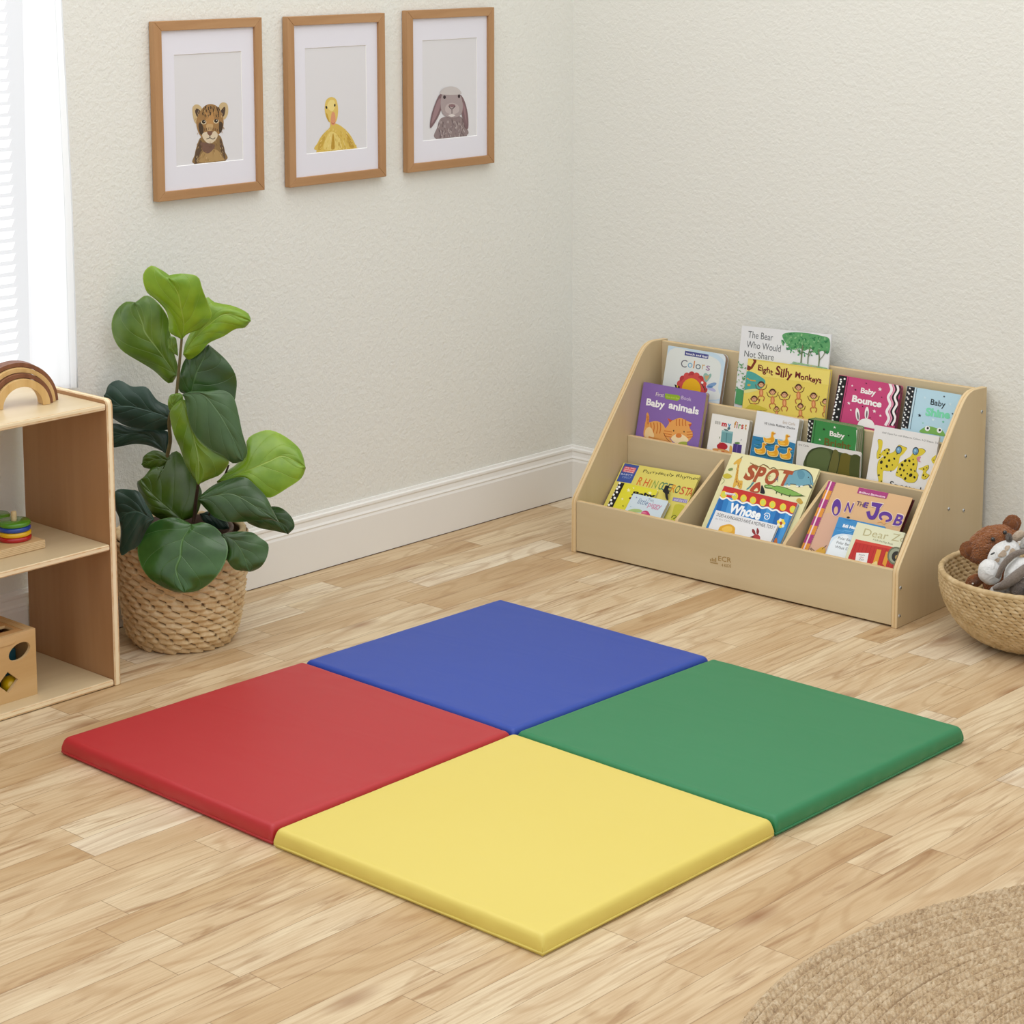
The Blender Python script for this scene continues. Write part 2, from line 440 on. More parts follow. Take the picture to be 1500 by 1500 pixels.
# ================================================================== FLOOR MATS
def m_vinyl(name, c, c2):
    t = NT(name); v = t.coord((1, 1, 1)); n = t.noise(t.coord((1, 3.2, 1)), 3.2, 2, .5, .6)
    t.ln(t.mix(t.noise(v, 1.7, 2), c, c2), t.b.inputs['Base Color'])
    t.b.inputs['Roughness'].default_value = .47; t.b.inputs['Specular IOR Level'].default_value = .55
    t.b.inputs['Sheen Weight'].default_value = .05; t.b.inputs['Sheen Roughness'].default_value = .45
    t.bump(t.math('ADD', n, t.math('MULTIPLY', t.noise(v, 900, 1), .01)), .16, .009); return t.m
HM = .0335
def mat_panel(name, c00, c10, c11, c01, M, seed, label):
    """padded panel; corners of the top given as (x, y), in order left-front, right-front, right-back, left-back"""
    rnd = random.Random(seed); ctr = [(c00[i]+c10[i]+c11[i]+c01[i])/4 for i in (0, 1)]
    root = thing(name, (ctr[0], ctr[1], 0), label, 'play mat', 'padded floor mat squares')
    def P(u, v, z=0, out=0):
        x = (c00[0]*(1-u)+c10[0]*u)*(1-v)+(c01[0]*(1-u)+c11[0]*u)*v; y = (c00[1]*(1-u)+c10[1]*u)*(1-v)+(c01[1]*(1-u)+c11[1]*u)*v
        d = Vector((x-ctr[0], y-ctr[1], 0)); return Vector((x, y, z))+d.normalized()*out
    N = 70; ed = .011/.585; ph = [rnd.random()*6 for _ in range(8)]
    us = [0, .0012, .003, .006, .010, .015, .019, .026, .036, .05, .07]; us = us+[.07+.86*(i+1)/50 for i in range(49)]+[1-a for a in reversed(us)]
    rows = []
    for v in us:
        row = []
        for u in us:
            z = HM
            for e, q, pz in ((u, v, 0), (1-u, v, 1), (v, u, 2), (1-v, u, 3)):
                if e < ed:
                    k = 1-e/ed; z -= .0085*(k*k*.5+k**5*.5)
                # soft pulls in the skirt just inside the edge
                if .004 < e < .09: z += .00045*math.sin(q*26+ph[pz]+3*math.sin(q*7+ph[pz+4]))*math.exp(-((e-.035)/.022)**2)
            z += .0003*math.sin(5*u+ph[0])*math.sin(4*v+ph[1])+.0007*math.sin(u*3.1)*math.sin(v*3.1)
            row.append(P(u, v, z))
        rows.append(row)
    b = MB().grid(rows)
    # side skirts
    def skirt(edge):
        A = edge; n = len(A); R = []
        for k, (f, o) in enumerate(((1, 0), (.8, .0012), (.55, .0016), (.3, .0008), (.12, -.0005), (.02, -.002))):
            R.append([Vector((p.x, p.y, p.z*f))+Vector((p.x-ctr[0], p.y-ctr[1], 0)).normalized()*(o+.0007*math.sin(i*.9+ph[2]+math.sin(i*.37)*2)*math.sin(f*PI)) for i, p in enumerate(A)])
        b.grid(R)
    skirt(rows[0]); skirt(rows[-1]); skirt([r[0] for r in rows]); skirt([r[-1] for r in rows])
    b.build('cover', M, root, smooth=True)
    # welted seam low on the skirt
    loop = [P(t/30, 0) for t in range(30)]+[P(1, t/30) for t in range(30)]+[P(1-t/30, 1) for t in range(30)]+[P(0, 1-t/30) for t in range(30)]
    loop = [p+Vector((p.x-ctr[0], p.y-ctr[1], 0)).normalized()*.0002+Vector((0, 0, .0055)) for p in loop]
    MB().tube(loop, .0021, 6, closed=True).build('piping', M, root, smooth=True)
    # dark rubbery underside
    MB().prism([P(.006, .006, .0005), P(.994, .006, .0005), P(.994, .994, .0005), P(.006, .994, .0005)], (0, 0, .003)).build('base_cloth', mat('black_base_cloth', '#1a1715', .8), root)
    # zip pull / corner tuck at the front corner
    a = P(.985, .008, .010, .0015)
    MB().ball(a, (.0045, .0045, .006), seg=10, ring=6).build('corner_tuck', M, root, smooth=True)
g = .0034
mat_panel('floor_mat', (.522+g, -2.029), (1.117-g, -2.0385), (1.1135-g, -1.448-g), (.532+g, -1.443-g), m_vinyl('red_vinyl', '#ad1a22', '#b6262c'), 1, 'red padded vinyl floor mat square, nearest the low toy shelf')
mat_panel('floor_mat', (.532+g, -1.443+g), (1.1135-g, -1.448+g), (1.1265-g, -.8700), (.543+g, -.871), m_vinyl('blue_vinyl', '#1c409f', '#2246a6'), 2, 'blue padded vinyl floor mat square at the far corner')
mat_panel('floor_mat', (1.119+g, -2.0405), (1.7065, -2.034), (1.7055, -1.4535-g), (1.1145+g, -1.449-g), m_vinyl('yellow_vinyl', '#dcc85f', '#dfcc68'), 3, 'yellow padded vinyl floor mat square in the foreground')
mat_panel('floor_mat', (1.1145+g, -1.449+g), (1.7055, -1.4525+g), (1.7125, -.8685), (1.130+g, -.871), m_vinyl('green_vinyl', '#1f7a49', '#268050'), 4, 'green padded vinyl floor mat square on the right')

# ================================================================== JUTE RUG
def jute_rug(cx, cy, R):
    W = .0165; S = .0125; rows = []
    th = []; a = math.radians(143)
    while a < math.radians(212): th.append(a); a += .0021/R
    n2 = 130; end = math.radians(143)+2*PI; st = a
    th += [st+(end-st)*i/n2 for i in range(n2)]
    rr = []; r = R
    while r > .44: rr.append(r); r -= .0017
    while r > .02: rr.append(r); r -= .0055
    rr += [.004]
    cols = []; vs = []; rnd = random.Random(3); jit = [rnd.random()*6 for _ in range(60)]; wob = [rnd.random()*6 for _ in range(60)]
    rows = []
    for r in rr:
        row = []
        for a in th:
            k = (R-r)/W; ring = int(k); f = k-ring; rc = R-(ring+.5)*W
            wobr = .0016*math.sin(a*9+wob[ring % 60])
            u = a*rc/S+jit[ring % 60]+.35*math.sin(a*37+wob[ring % 60])
            h = math.sin(PI*min(max(f, 0), 1))**.7
            ch = abs(2*f-1); par = .5 if f > .5 else 0
            br = abs(math.sin(PI*(u-.75*ch+par)))**.75*(1-.35*max(0, 1-ch*6))
            z = .003+.0070*h*(.25+.75*br)+.0005*math.sin(a*311+r*900)+.0004*math.sin(a*523-r*1700)
            rad = r+wobr+(.0025*br*(1 if r > R-.004 else 0))
            if r == R: z = .001
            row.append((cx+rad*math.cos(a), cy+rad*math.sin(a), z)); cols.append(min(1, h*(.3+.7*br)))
        rows.append(row)
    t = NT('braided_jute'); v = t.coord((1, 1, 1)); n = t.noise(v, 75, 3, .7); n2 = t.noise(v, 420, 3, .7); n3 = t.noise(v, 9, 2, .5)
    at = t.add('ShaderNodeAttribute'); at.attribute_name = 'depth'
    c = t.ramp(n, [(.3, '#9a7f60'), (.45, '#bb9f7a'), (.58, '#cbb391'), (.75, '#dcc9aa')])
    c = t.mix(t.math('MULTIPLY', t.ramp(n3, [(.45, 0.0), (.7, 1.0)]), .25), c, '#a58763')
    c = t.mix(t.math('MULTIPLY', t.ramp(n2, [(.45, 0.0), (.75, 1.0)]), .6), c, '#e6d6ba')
    c = t.mix(t.ramp(at.outputs['Fac'], [(.03, .7), (.4, 0.0)]), c, '#7d6145')  # shade between the plaits painted into the colour by height
    t.ln(c, t.b.inputs['Base Color']); t.b.inputs['Roughness'].default_value = .9; t.b.inputs['Specular IOR Level'].default_value = .15
    t.bump(n2, .7, .003)
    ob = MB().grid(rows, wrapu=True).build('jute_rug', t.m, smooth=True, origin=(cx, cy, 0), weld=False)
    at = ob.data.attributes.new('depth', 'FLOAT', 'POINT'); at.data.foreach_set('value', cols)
    tag(ob, 'round braided natural jute rug, edge curving into the bottom right corner', 'rug')
jute_rug(2.825, -1.752, .82)

# ================================================================== BOOK DISPLAY
TH = .027; B0 = Vector((.337, -.040, 0)); EX = Vector((math.cos(TH), math.sin(TH), 0)); EY = Vector((math.sin(TH), -math.cos(TH), 0)); EZ = Vector((0, 0, 1))
def BL(v): return B0+EX*v[0]+EY*v[1]+EZ*v[2]
BIR = dict(c1='#bfa574', c2='#cbb283', c3='#d3bc8f')
BX = wood('birch_panel_upright', '#cab791', '#d0be9a', '#d6c5a3', 'x', .35, .42)
BXS = wood('birch_panel_side', '#c8b28a', '#cdb892', '#d3bf9b', 'z', .35, .42)
EDG = mat('birch_edge', '#dcc295', .5, .3, noise=('#d0b181', 60))
EDGX = ply_edge('birch_ply_edge_side', 'X', .004, '#dfc598', '#c79f66')
bk = thing('book_display_shelf', tuple(BL((.454, .18, 0))), 'light birch three-tier book display shelf standing in the room corner', 'bookshelf')
W9 = .908; TK = .0145
side = [(.0, 0), (.362, 0), (.362, .120), (.3605, .128), (.356, .137)]
side += [(.356-(.356-.112)*t/6, .137+(.445-.137)*t/6) for t in range(1, 7)]
side += [(.103, .455), (.092, .465), (.080, .4715), (.066, .4755), (.052, .477), (0, .475)]
for x0, nm in ((0, 'side_panel'), (W9-TK, 'side_panel')):
    o = MB().prism([BL((x0, a, z)) for a, z in side], EX*TK, 0, 1).build(nm, [BXS, EDGX], bk, bevel=.003, seg=3)
def bpanel(nm, x0, x1, l0, l1, z0, z1, bevel=.002):
    b = MB(); b.box((x0, l0, z0), (x1, l1, z1), 0, BL)
    # top edge takes the lighter edge material
    b.mi[1] = 1
    return b.build(nm, [BX, EDG], bk, bevel=bevel)
x0, x1 = TK, W9-TK
bpanel('front_panel', x0, x1, .3485, .3605, .004, .1285)
bpanel('middle_divider_panel', x0, x1, .1505, .1625, .03, .2555)
bpanel('upper_divider_panel', x0, x1, .0815, .0935, .19, .3525)
bpanel('back_panel', x0, x1, .014, .027, .03, .4735)
bpanel('bottom_shelf', x0, x1, .027, .3485, .016, .028, .001)
bpanel('middle_shelf', x0, x1, .0935, .1505, .190, .202, .001)
bpanel('upper_shelf', x0, x1, .027, .0815, .290, .302, .001)
for xa in (.2985, .5985):
    pts = [(.1625, .028), (.3485, .028), (.3485, .122), (.343, .1315), (.175, .234), (.1625, .2405)]
    MB().prism([BL((xa, a, z)) for a, z in pts], EX*.0085, 0, 1).build('partition', [BXS, EDG], bk, bevel=.0015)
SCR = mat('zinc_screw', '#c9ccce', .3, .5, metal=.9); SCRD = mat('screw_socket', '#3b3a38', .6)
for a, z in ((.352, .0895), (.353, .027), (.155, .2245), (.089, .2075), (.088, .3317), (.021, .4216)):
    c = BL((W9, a, z)); M = Matrix.Rotation(TH, 3, 'Z')
    s = MB(); s.tube([c-EX*.001, c+EX*.0012], .0042, 14); s.ball(c+EX*.001, (.0012, .0038, .0038), M, 12, 8)
    so = s.build('screw', SCR, bk, smooth=True)
    MB().tube([c+EX*.0018, c+EX*.0025], .0018, 6).build('screw_socket', SCRD, so)
# lasered maker's mark on the front panel
A = Art(EY, EY.dot(B0)+.3606, Vector((0, 0, -1)), Z(1020, 790, .05333)); ink = '#a98a52'
for i, (hh) in enumerate((60, 95, 70, 115)):
    bx = 375+i*48; A.poly(ink, (bx, 555+i*8-hh+40), (bx+28, 560+i*8-hh+40), (bx+28, 560+i*8+40), (bx, 555+i*8+40))
A.poly(ink, (370, 612), (600, 655), (600, 668), (370, 625)); A.poly(ink, (385, 635), (590, 674), (590, 686), (385, 647))
A.text('ECR', ink, (600, 588), (960, 640), 135, bold=.01); A.text('4 KIDS', ink, (690, 745), (955, 780), 85, bold=.005)
A.done('maker_mark', bk)

# ------------------------------------------------------------------ books
PAGE = mat('page_edges', '#e9e2d2', .8, .2, noise=('#cfc6b2', 300)); PAGEG = mat('board_page_grey', '#c9c2b3', .7, .2)
BK = {}
def book(name, label, s, l_, z_, TL, TR, thick, zfloor, cover, pages=None, rnd_=.0, spine=None, kind='board', group='picture books in the birch display shelf', lout=None):
    """book leaning on the plane that passes (l_, z_) with backward lean s; TL/TR are the measured top corners of its cover"""
    n = (EY+EZ*s).normalized(); d = n.dot(BL((0, l_, z_)))
    a = hit(n, d, TL); b = hit(n, d, TR); U = (b-a); wdt = U.length; U.normalize(); D = U.cross(n); D = D if D.z < 0 else -D
    D.normalize(); zl = (a.z-zfloor-abs(n.z)*thick-.0006)/(-D.z)
    if lout is None: lout = .3440 if zfloor < .1 else (.1498 if zfloor < .25 else .0808)
    # stop where the lower edge would meet the panel in front
    la = (a-B0).dot(EY); dl = D.dot(EY)
    if dl > 1e-6: zl = min(zl, (lout-la)/dl)
    # keep the raised corner of a slightly turned book off the floor too
    root = thing(name, tuple(a+U*(wdt/2)+D*zl-n*(thick/2)), label, 'book', group)
    def rr(inset, ins_l=0):
        r = rnd_; L = []
        w0, w1, h0, h1 = ins_l, wdt-inset, inset, zl-inset
        if r <= 0: L = [(w0, h0), (w1, h0), (w1, h1), (w0, h1)]
        else:
            L = [(w0, h0)]
            for k in range(7):
                q = PI/2*k/6; L.append((w1-r+r*math.sin(q), h0+r-r*math.cos(q)))
            for k in range(7):
                q = PI/2*k/6; L.append((w1-r+r*math.cos(q), h1-r+r*math.sin(q)))
            L.append((w0, h1))
        return L
    ct = .0006 if kind != 'hard' else .0016
    CM = paint(cover) if isinstance(cover, str) else cover
    SM = paint(spine) if spine else CM
    PM = pages or PAGE
    f = lambda L, off: [a+U*x+D*y-n*off for x, y in L]
    MB().prism(f(rr(0), 0), -n*ct).build('front_cover', CM, root)
    MB().prism(f(rr(0), thick-ct), -n*ct).build('back_cover', SM, root)
    MB().prism(f([(0, 0), (.0009, 0), (.0009, zl), (0, zl)], ct), -n*(thick-2*ct)).build('spine', SM, root)
    ins = .0 if kind == 'board' else .0022
    if kind == 'board':
        k = max(2, int(thick/.0022)); st = (thick-2*ct)/k; mb = MB()
        for i in range(k):
            mb.prism(f(rr(.0005+.0004*(i % 2), .001), ct+i*st+.00006), -n*(st-.00035), i % 2)
        mb.build('board_pages', [PM, PAGEG if pages is None else (PAGE if 'thick green' in label else pages)], root)
    else:
        MB().prism(f(rr(ins, .001), ct), -n*(thick-2*ct)).build('page_block', PM, root)
    BK[label] = root
    A = Art(n, d, D); A.box = (a, U, D, wdt, zl); return root, A

# ---- top tier
T_ = (900, 460, .2); S_ = (1150, 500, .2)
r, A = book('board_book', 'pale blue touch and feel colors board book with a red flower, top tier left', .22, .0466, .468, (979, 506), (1064, 519.6), .012, .303, '#d8e4ea', mat('brown_board_pages', '#a08874', .7), .014)
A.z(*T_)
A.smooth('#c3dae9', (397, 232), (600, 262), (740, 290), (805, 350), (806, 420), (790, 520), (770, 634), (352, 560), n=4)
A.smooth('#dde3e0', (408, 262), (600, 285), (720, 315), (775, 360), (778, 420), (760, 540), (745, 628), (370, 560), n=4)
A.poly('#4a4f8c', (518, 268), (690, 298), (686, 330), (514, 302)); A.text('touch and feel', '#ffffff', (524, 294), (680, 322), 15, bold=.012)
for ch, c, x, y, w_ in (('C', '#6b6a72', 484, 386, 44), ('o', '#7fb0cf', 535, 390, 34), ('l', '#d0894a', 576, 396, 8), ('o', '#5f6f7d', 592, 400, 38), ('r', '#c9a25e', 640, 404, 18), ('s', '#9a7aa0', 668, 411, 30)):
    A.text(ch, c, (x, y), (x+w_, y+w_*.17), 55 if ch in 'Cl' else 54, bold=.004)
for i in range(9):
    q = PI+PI*i/8; A.oval('#cf4f4b' if i % 2 else '#b93b3f', 566+92*math.cos(q), 552+105*math.sin(q), 24, 27)
A.oval('#cf4f4b', 566, 552, 92, 104); A.oval('#e8b21f', 563, 552, 70, 82)
A.poly('#272320', (440, 515), (478, 530), (478, 545), (446, 538)); A.poly('#dfc33e', (456, 520), (466, 524), (466, 540), (456, 536))
A.smooth('#8fb7ab', (655, 440), (672, 432), (688, 444), (706, 436), (708, 458), (672, 500), (652, 470)); A.smooth('#c9a777', (664, 452), (682, 452), (696, 448), (676, 484), (664, 470))
A.line('#4a3a35', 7, (632, 500), (650, 530), (664, 560)); A.oval('#f2efe9', 643, 502, 9, 9)
A.oval('#7ea0c9', 712, 520, 38, 14, -20); A.oval('#b9b8dc', 706, 548, 40, 13, 25); A.oval('#5b86b6', 700, 533, 22, 8, 0)
A.done('cover_picture', r)

r, A = book('picture_book', 'large white picture book with a green tree, standing tallest behind the yellow monkey book', .20, .0305, .50, (1087, 477), (1218, 490), .0045, .303, '#e4e6e8', kind='hard')
A.z(*T_)
A.text('The Bear', '#5b5f63', (978, 172), (1160, 196), 50); A.text('Who Would', '#5b5f63', (966, 244), (1216, 278), 50); A.text('Not Share', '#5b5f63', (950, 310), (1166, 340), 46)
A.z(*S_)
random.seed(5)
A.smooth('#5fa268', (-20, -45), (40, -66), (150, -62), (260, -42), (325, -15), (320, 85), (270, 70), (225, 88), (185, 52), (140, 70), (100, 48), (60, 62), (10, 20))
for k in range(170):
    x = -20+random.random()*345; y = -66+x*.10+random.random()*165
    e = ((x-158)/186)**2+((y-8-x*.09)/84)**2
    if e < 1.05: A.oval(random.choice(['#4f9a63', '#3f8a55', '#79b57c', '#62a870', '#8fc08a', '#2f7a4b']), x, y, 7+random.random()*7, 4+random.random()*3, random.random()*180, 6)
A.line('#8fb98f', 10, (-230, 240), (-100, 215), (60, 165), (200, 180), (310, 200))
A.line('#6f7f5b', 10, (130, 30), (122, 90), (116, 160)); A.line('#6f7f5b', 7, (185, 45), (170, 100), (166, 165)); A.line('#6f7f5b', 9, (245, 60), (250, 120), (245, 188))
A.line('#6f7f5b', 5, (85, 55), (108, 85), (120, 100)); A.line('#6f7f5b', 5, (300, 65), (275, 110), (252, 135)); A.line('#6f7f5b', 4, (200, 60), (185, 90), (172, 110))
for k in range(22): A.oval(random.choice(['#8fb98f', '#a8c9a0', '#c2b38b']), 60+k*11, 152+k*2.2, 9, 3.5, -20, 7)
A.z(*T_)
for k in range(40):
    y = 350+random.random()*310; x = 905-(y-350)*.1+random.random()*75
    A.oval(random.choice(['#7fae7a', '#5f9a64', '#a9c79b', '#4f9a5f']), x, y, 9, 4, random.random()*180, 7)
A.poly('#4f9a63', (895, 540), (948, 560), (936, 668), (880, 655))
A.done('cover_picture', r)

r, A = book('picture_book', 'yellow eight silly monkeys picture book, in front of the tall white book', .21, .049, .467, (1096, 525), (1216.5, 541.5), .009, .303, '#e3cf63', kind='hard')
A.z(*T_)
A.poly('#ead873', (975, 335), (1580, 420), (1572, 520), (960, 440))
A.smooth('#4fa39b', (962, 432), (1010, 425), (1075, 462), (1105, 490), (1090, 535), (1030, 560), (950, 562))
A.smooth('#dcd98c', (950, 558), (1030, 548), (1050, 560), (948, 580)); A.line('#d79a3a', 8, (970, 470), (1000, 485), (1035, 490)); A.oval('#d79a3a', 985, 520, 12, 8)
A.poly('#7b2f22', (972, 372), (1000, 385), (1020, 350), (1012, 325), (1040, 330), (1040, 350), (1010, 400), (985, 415), (968, 405))
for wd, p0, p1, h_ in (('Eight', (1050, 410), (1160, 445), 40), ('Silly', (1178, 445), (1300, 475), 62), ('Monkeys', (1322, 465), (1515, 510), 42)):
    A.text(wd, '#6e2024', p0, p1, h_, bold=.03, jitter=.12)
def monkey(x, y, k=1.0, c='#c77b47'):
    for sx in (-1, 1):
        A.line('#6b4226', 6*k, (x+sx*8*k, y+48*k), (x+sx*38*k, y+38*k), (x+sx*52*k, y+2*k)); A.line('#b06c3c', 9*k, (x+sx*8*k, y+100*k), (x+sx*28*k, y+120*k), (x+sx*18*k, y+150*k))
    A.oval(c, x, y+75*k, 19*k, 38*k); A.oval('#e0a06e', x, y+75*k, 9*k, 24*k); A.oval('#4f3020', x, y, 29*k, 29*k)
    for sx in (-1, 1): A.oval('#8d5a38', x+sx*28*k, y+2*k, 8*k, 9*k)
    A.oval('#dba781', x, y+6*k, 20*k, 19*k); A.oval('#2a1a12', x-7*k, y, 3*k, 4*k); A.oval('#2a1a12', x+7*k, y, 3*k, 4*k); A.line('#8a3a26', 2.5*k, (x-8*k, y+13*k), (x, y+17*k), (x+8*k, y+13*k))
for x, y in ((1075, 515), (1158, 570), (1245, 590), (1348, 535), (1458, 598)): monkey(x, y, .82)
monkey(1024, 620, .8); monkey(1362, 672, .7); monkey(1545, 640, .75); monkey(1188, 690, .5)
A.smooth('#c9b93e', (960, 690), (1000, 660), (1050, 668), (1120, 700), (1050, 705), (960, 695))
A.done('cover_picture', r)

DOTS = lambda A, pts, r_, c='#f4f4f2': [A.oval(c, x, y, r_, r_, 0, 9) for x, y in pts]
STRIPE = mat('pink_striped_pages', '#b06a80', .6)
r, A = book('board_book', 'pink and white baby bounce board book with bunny ears, top tier right', .23, .048, .459, (1229, 549), (1320.5, 565), .010, .303, '#c7477a', mat('pink_board_pages', '#8d5560', .7), .006)
A.z(*S_)
A.poly('#1d1c1e', (397, 248), (455, 258), (396, 596), (332, 585))
pp = []
for k in range(12):
    t = k/11; pp += [(416-68*t, 268+310*t), (402-68*t+(8 if k % 2 else -4), 283+305*t)] if k % 2 else [(436-62*t, 276+305*t), (408-66*t, 280+305*t)]
DOTS(A, pp, 7.5)
A.line('#3a1420', 3, (466, 262), (404, 596))
A.text('Baby', '#f6f2f0', (552, 376), (662, 396), 38, bold=.035); A.text('Bounce', '#f6f2f0', (488, 440), (704, 484), 46, bold=.045, jitter=.04)
for x, y, q in ((492, 325, 9), (695, 351, 17), (467, 453, 13), (482, 503, 9), (654, 512, 15), (698, 545, 11)): A.star('#f6e4e6', x, y, q)
for x, y, q in ((516, 355, 9), (595, 308, 7), (568, 477, 7), (622, 560, 6), (708, 410, 6)): A.star('#2a1a20', x, y, q)
A.oval('#f4f2f0', 531, 535, 15, 48, -6); A.oval('#f4f2f0', 598, 525, 15, 46, 4); A.oval('#6d6268', 533, 545, 6, 30, -6); A.oval('#6d6268', 598, 535, 6, 28, 4)
A.smooth('#f4f2f0', (530, 612), (548, 578), (590, 566), (635, 580), (655, 612), (660, 640), (530, 615))
def wave(c, w_, x, sl=-32): A.line(c, w_, *[(x+sl*(i/6)+(11 if i % 2 else -9), 305+i*52) for i in range(7)])
wave('#f4eef0', 20, 775); wave('#e79ab5', 10, 795); wave('#262226', 12, 808); wave('#f6f4f2', 16, 823); wave('#2a2428', 12, 840)
A.done('cover_picture', r)

r, A = book('board_book', 'light blue baby shine board book with a green frog, top tier far right', .22, .0475, .460, (1329, 565.5), (1408.5, 578.5), .009, .303, '#b9dbea', None, .006)
A.z(*S_)
A.poly('#1f2024', (897, 328), (952, 337), (900, 640), (842, 630))
for k in range(8):
    t = k/7
    A.star('#f2f2f0', 914-48*t, 345+270*t, 10)
    A.star('#f2f2f0', 934-50*t, 368+262*t, 9); A.star('#f2f2f0', 900-46*t, 372+262*t, 9)
A.line('#f2f4f4', 3, (958, 338), (906, 642)); A.line('#3b4a58', 3, (966, 340), (916, 644))
A.text('Baby', '#2e3a3f', (1064, 462), (1172, 484), 42, bold=.012); A.text('Shine', '#7fdcb2', (1026, 540), (1206, 566), 54, bold=.05)
for x, y, q, c in ((1165, 404, 9, '#26303a'), (985, 542, 14, '#26303a'), (1226, 530, 8, '#26303a'), (1024, 412, 12, '#cfe8f2'), (1210, 460, 13, '#cfe8f2'), (1084, 574, 13, '#d9f0f6'), (1158, 590, 11, '#6fc3a0'), (1010, 598, 8, '#8fcdb8')): A.star(c, x, y, q)
A.smooth('#7fb45a', (985, 664), (1020, 630), (1060, 622), (1110, 636), (1150, 650), (1170, 695), (1080, 680))
for x, y in ((1042, 638), (1130, 652)): A.oval('#f5f5f2', x, y, 19, 19); A.oval('#16181a', x+3, y-2, 8, 9)
A.done('cover_picture', r)

# ---- middle tier
r, A = book('board_book', 'purple baby animals board book with an orange tabby kitten', .23, .108, .381, (943, 559.5), (1035, 576), .014, .203, '#8768ae', mat('tan_board_pages', '#b8a283', .7), .005)
A.z(920, 550, .1)
A.text('First', '#efe6d8', (405, 300), (520, 318), 58, bold=0); A.poly('#8fae2e', (545, 262), (740, 290), (765, 310), (760, 350), (720, 372), (560, 345), (535, 320))
A.text('See and Say', '#c5d86a', (560, 320), (745, 348), 26); A.text('Book', '#d9c7de', (778, 348), (925, 378), 55)
A.text('Baby', '#f7f5f6', (262, 432), (532, 478), 96, bold=.035, jitter=.05); A.text('animals', '#f7f5f6', (590, 478), (1030, 575), 98, bold=.035, jitter=.05)
A.smooth('#e3a55c', (250, 720), (300, 690), (400, 668), (480, 690), (540, 760), (600, 900), (640, 990), (400, 940), (235, 900))
A.smooth('#dd9a52', (245, 740), (262, 640), (270, 560), (290, 545), (310, 600), (305, 700), (300, 760))
for k in range(6): A.line('#c06a2c', 9, (268+k*4, 590+k*22), (290, 600+k*22), (306, 596+k*22))
for x in (330, 375, 425, 470): A.line('#c8702f', 13, (x, 690), (x+8, 760), (x-8, 850))
A.smooth('#f0d19a', (260, 790), (330, 760), (380, 900), (250, 900))
A.smooth('#e6a458', (600, 700), (580, 630), (650, 655), (760, 620), (850, 660), (930, 700), (900, 760), (950, 860), (900, 950), (830, 985), (700, 990), (600, 900), (520, 830))
A.poly('#c4543c', (575, 622), (650, 660), (610, 690)); A.poly('#c4543c', (935, 705), (880, 715), (905, 760))
for x in (710, 755, 800, 845): A.line('#c8702f', 14, (x, 640), (x-4, 700), (x+2, 740))
for y in (820, 860, 895): A.line('#cf7433', 12, (530, y-10), (590, y), (640, y+8)); A.line('#cf7433', 12, (860, y+10), (900, y+8), (950, y))
A.smooth('#f3dcb0', (640, 900), (740, 850), (850, 900), (880, 960), (760, 1010), (650, 960)); A.oval('#d9803c', 742, 880, 45, 34)
A.oval('#3a3020', 668, 810, 9, 13); A.oval('#3a3020', 820, 823, 9, 13); A.smooth('#a9b24a', (730, 1000), (780, 970), (860, 975), (850, 1035), (760, 1025))
A.line('#7a3d20', 7, (520, 840), (570, 930), (640, 985), (700, 1000)); A.line('#d08a45', 20, (300, 900), (420, 930), (520, 960), (600, 970))
A.done('cover_picture', r)

r, A = book('board_book', 'small white my first board book with presents and a red bowl', .23, .114, .334, (1043.5, 605.5), (1098.5, 616), .013, .203, '#ecebe6', PAGEG, .004)
A.z(*T_)
for k in range(3): A.poly('#b9b7b2', (738+k*14, 782+k*2), (749+k*14, 784+k*2), (748+k*14, 806+k*2), (737+k*14, 804+k*2))
A.text('m', '#c22a3a', (784, 818), (822, 825), 34, bold=.05); A.text('y', '#3f8fc2', (828, 826), (852, 830), 36, bold=.03)
for ch, c, xx, w_ in (('f', '#c78a2a', 874, 16), ('i', '#b03a4a', 893, 6), ('r', '#5a9a4a', 906, 16), ('s', '#c2453a', 926, 18), ('t', '#c78a2a', 952, 14)): A.text(ch, c, (xx, 831+(xx-874)*.16), (xx+w_, 833+(xx-874)*.16), 46 if ch in 'fit' else 44, bold=.03)
A.poly('#6fa3a8', (786, 858), (868, 872), (858, 950), (778, 936)); A.line('#4e7f86', 6, (824, 864), (818, 944)); A.oval('#55757a', 818, 850, 18, 6, 20); A.oval('#55757a', 838, 838, 10, 12, 30); A.poly('#8fbcc0', (788, 850), (870, 863), (868, 876), (786, 862))
A.poly('#4e3a80', (872, 948), (934, 960), (926, 1022), (864, 1012)); A.line('#7a63ad', 5, (902, 950), (894, 1016)); A.oval('#5f8a4a', 900, 945, 20, 8)
A.smooth('#b32432', (750, 965), (775, 943), (805, 945), (828, 965), (818, 990), (770, 995)); A.smooth('#d99a5a', (722, 985), (760, 985), (830, 1000), (838, 1025), (740, 1010), (722, 1000)); A.oval('#e6c79a', 770, 1003, 12, 7); A.oval('#c96a3f', 795, 1010, 12, 6)
A.smooth('#e2b05a', (845, 965), (862, 975), (858, 1025), (842, 1022)); A.oval('#4a6a3a', 770, 905, 2.5, 9, 20); A.oval('#b0452f', 775, 945, 7, 5); A.oval('#6a6a7a', 928, 922, 2, 8, 20)
A.done('cover_picture', r)

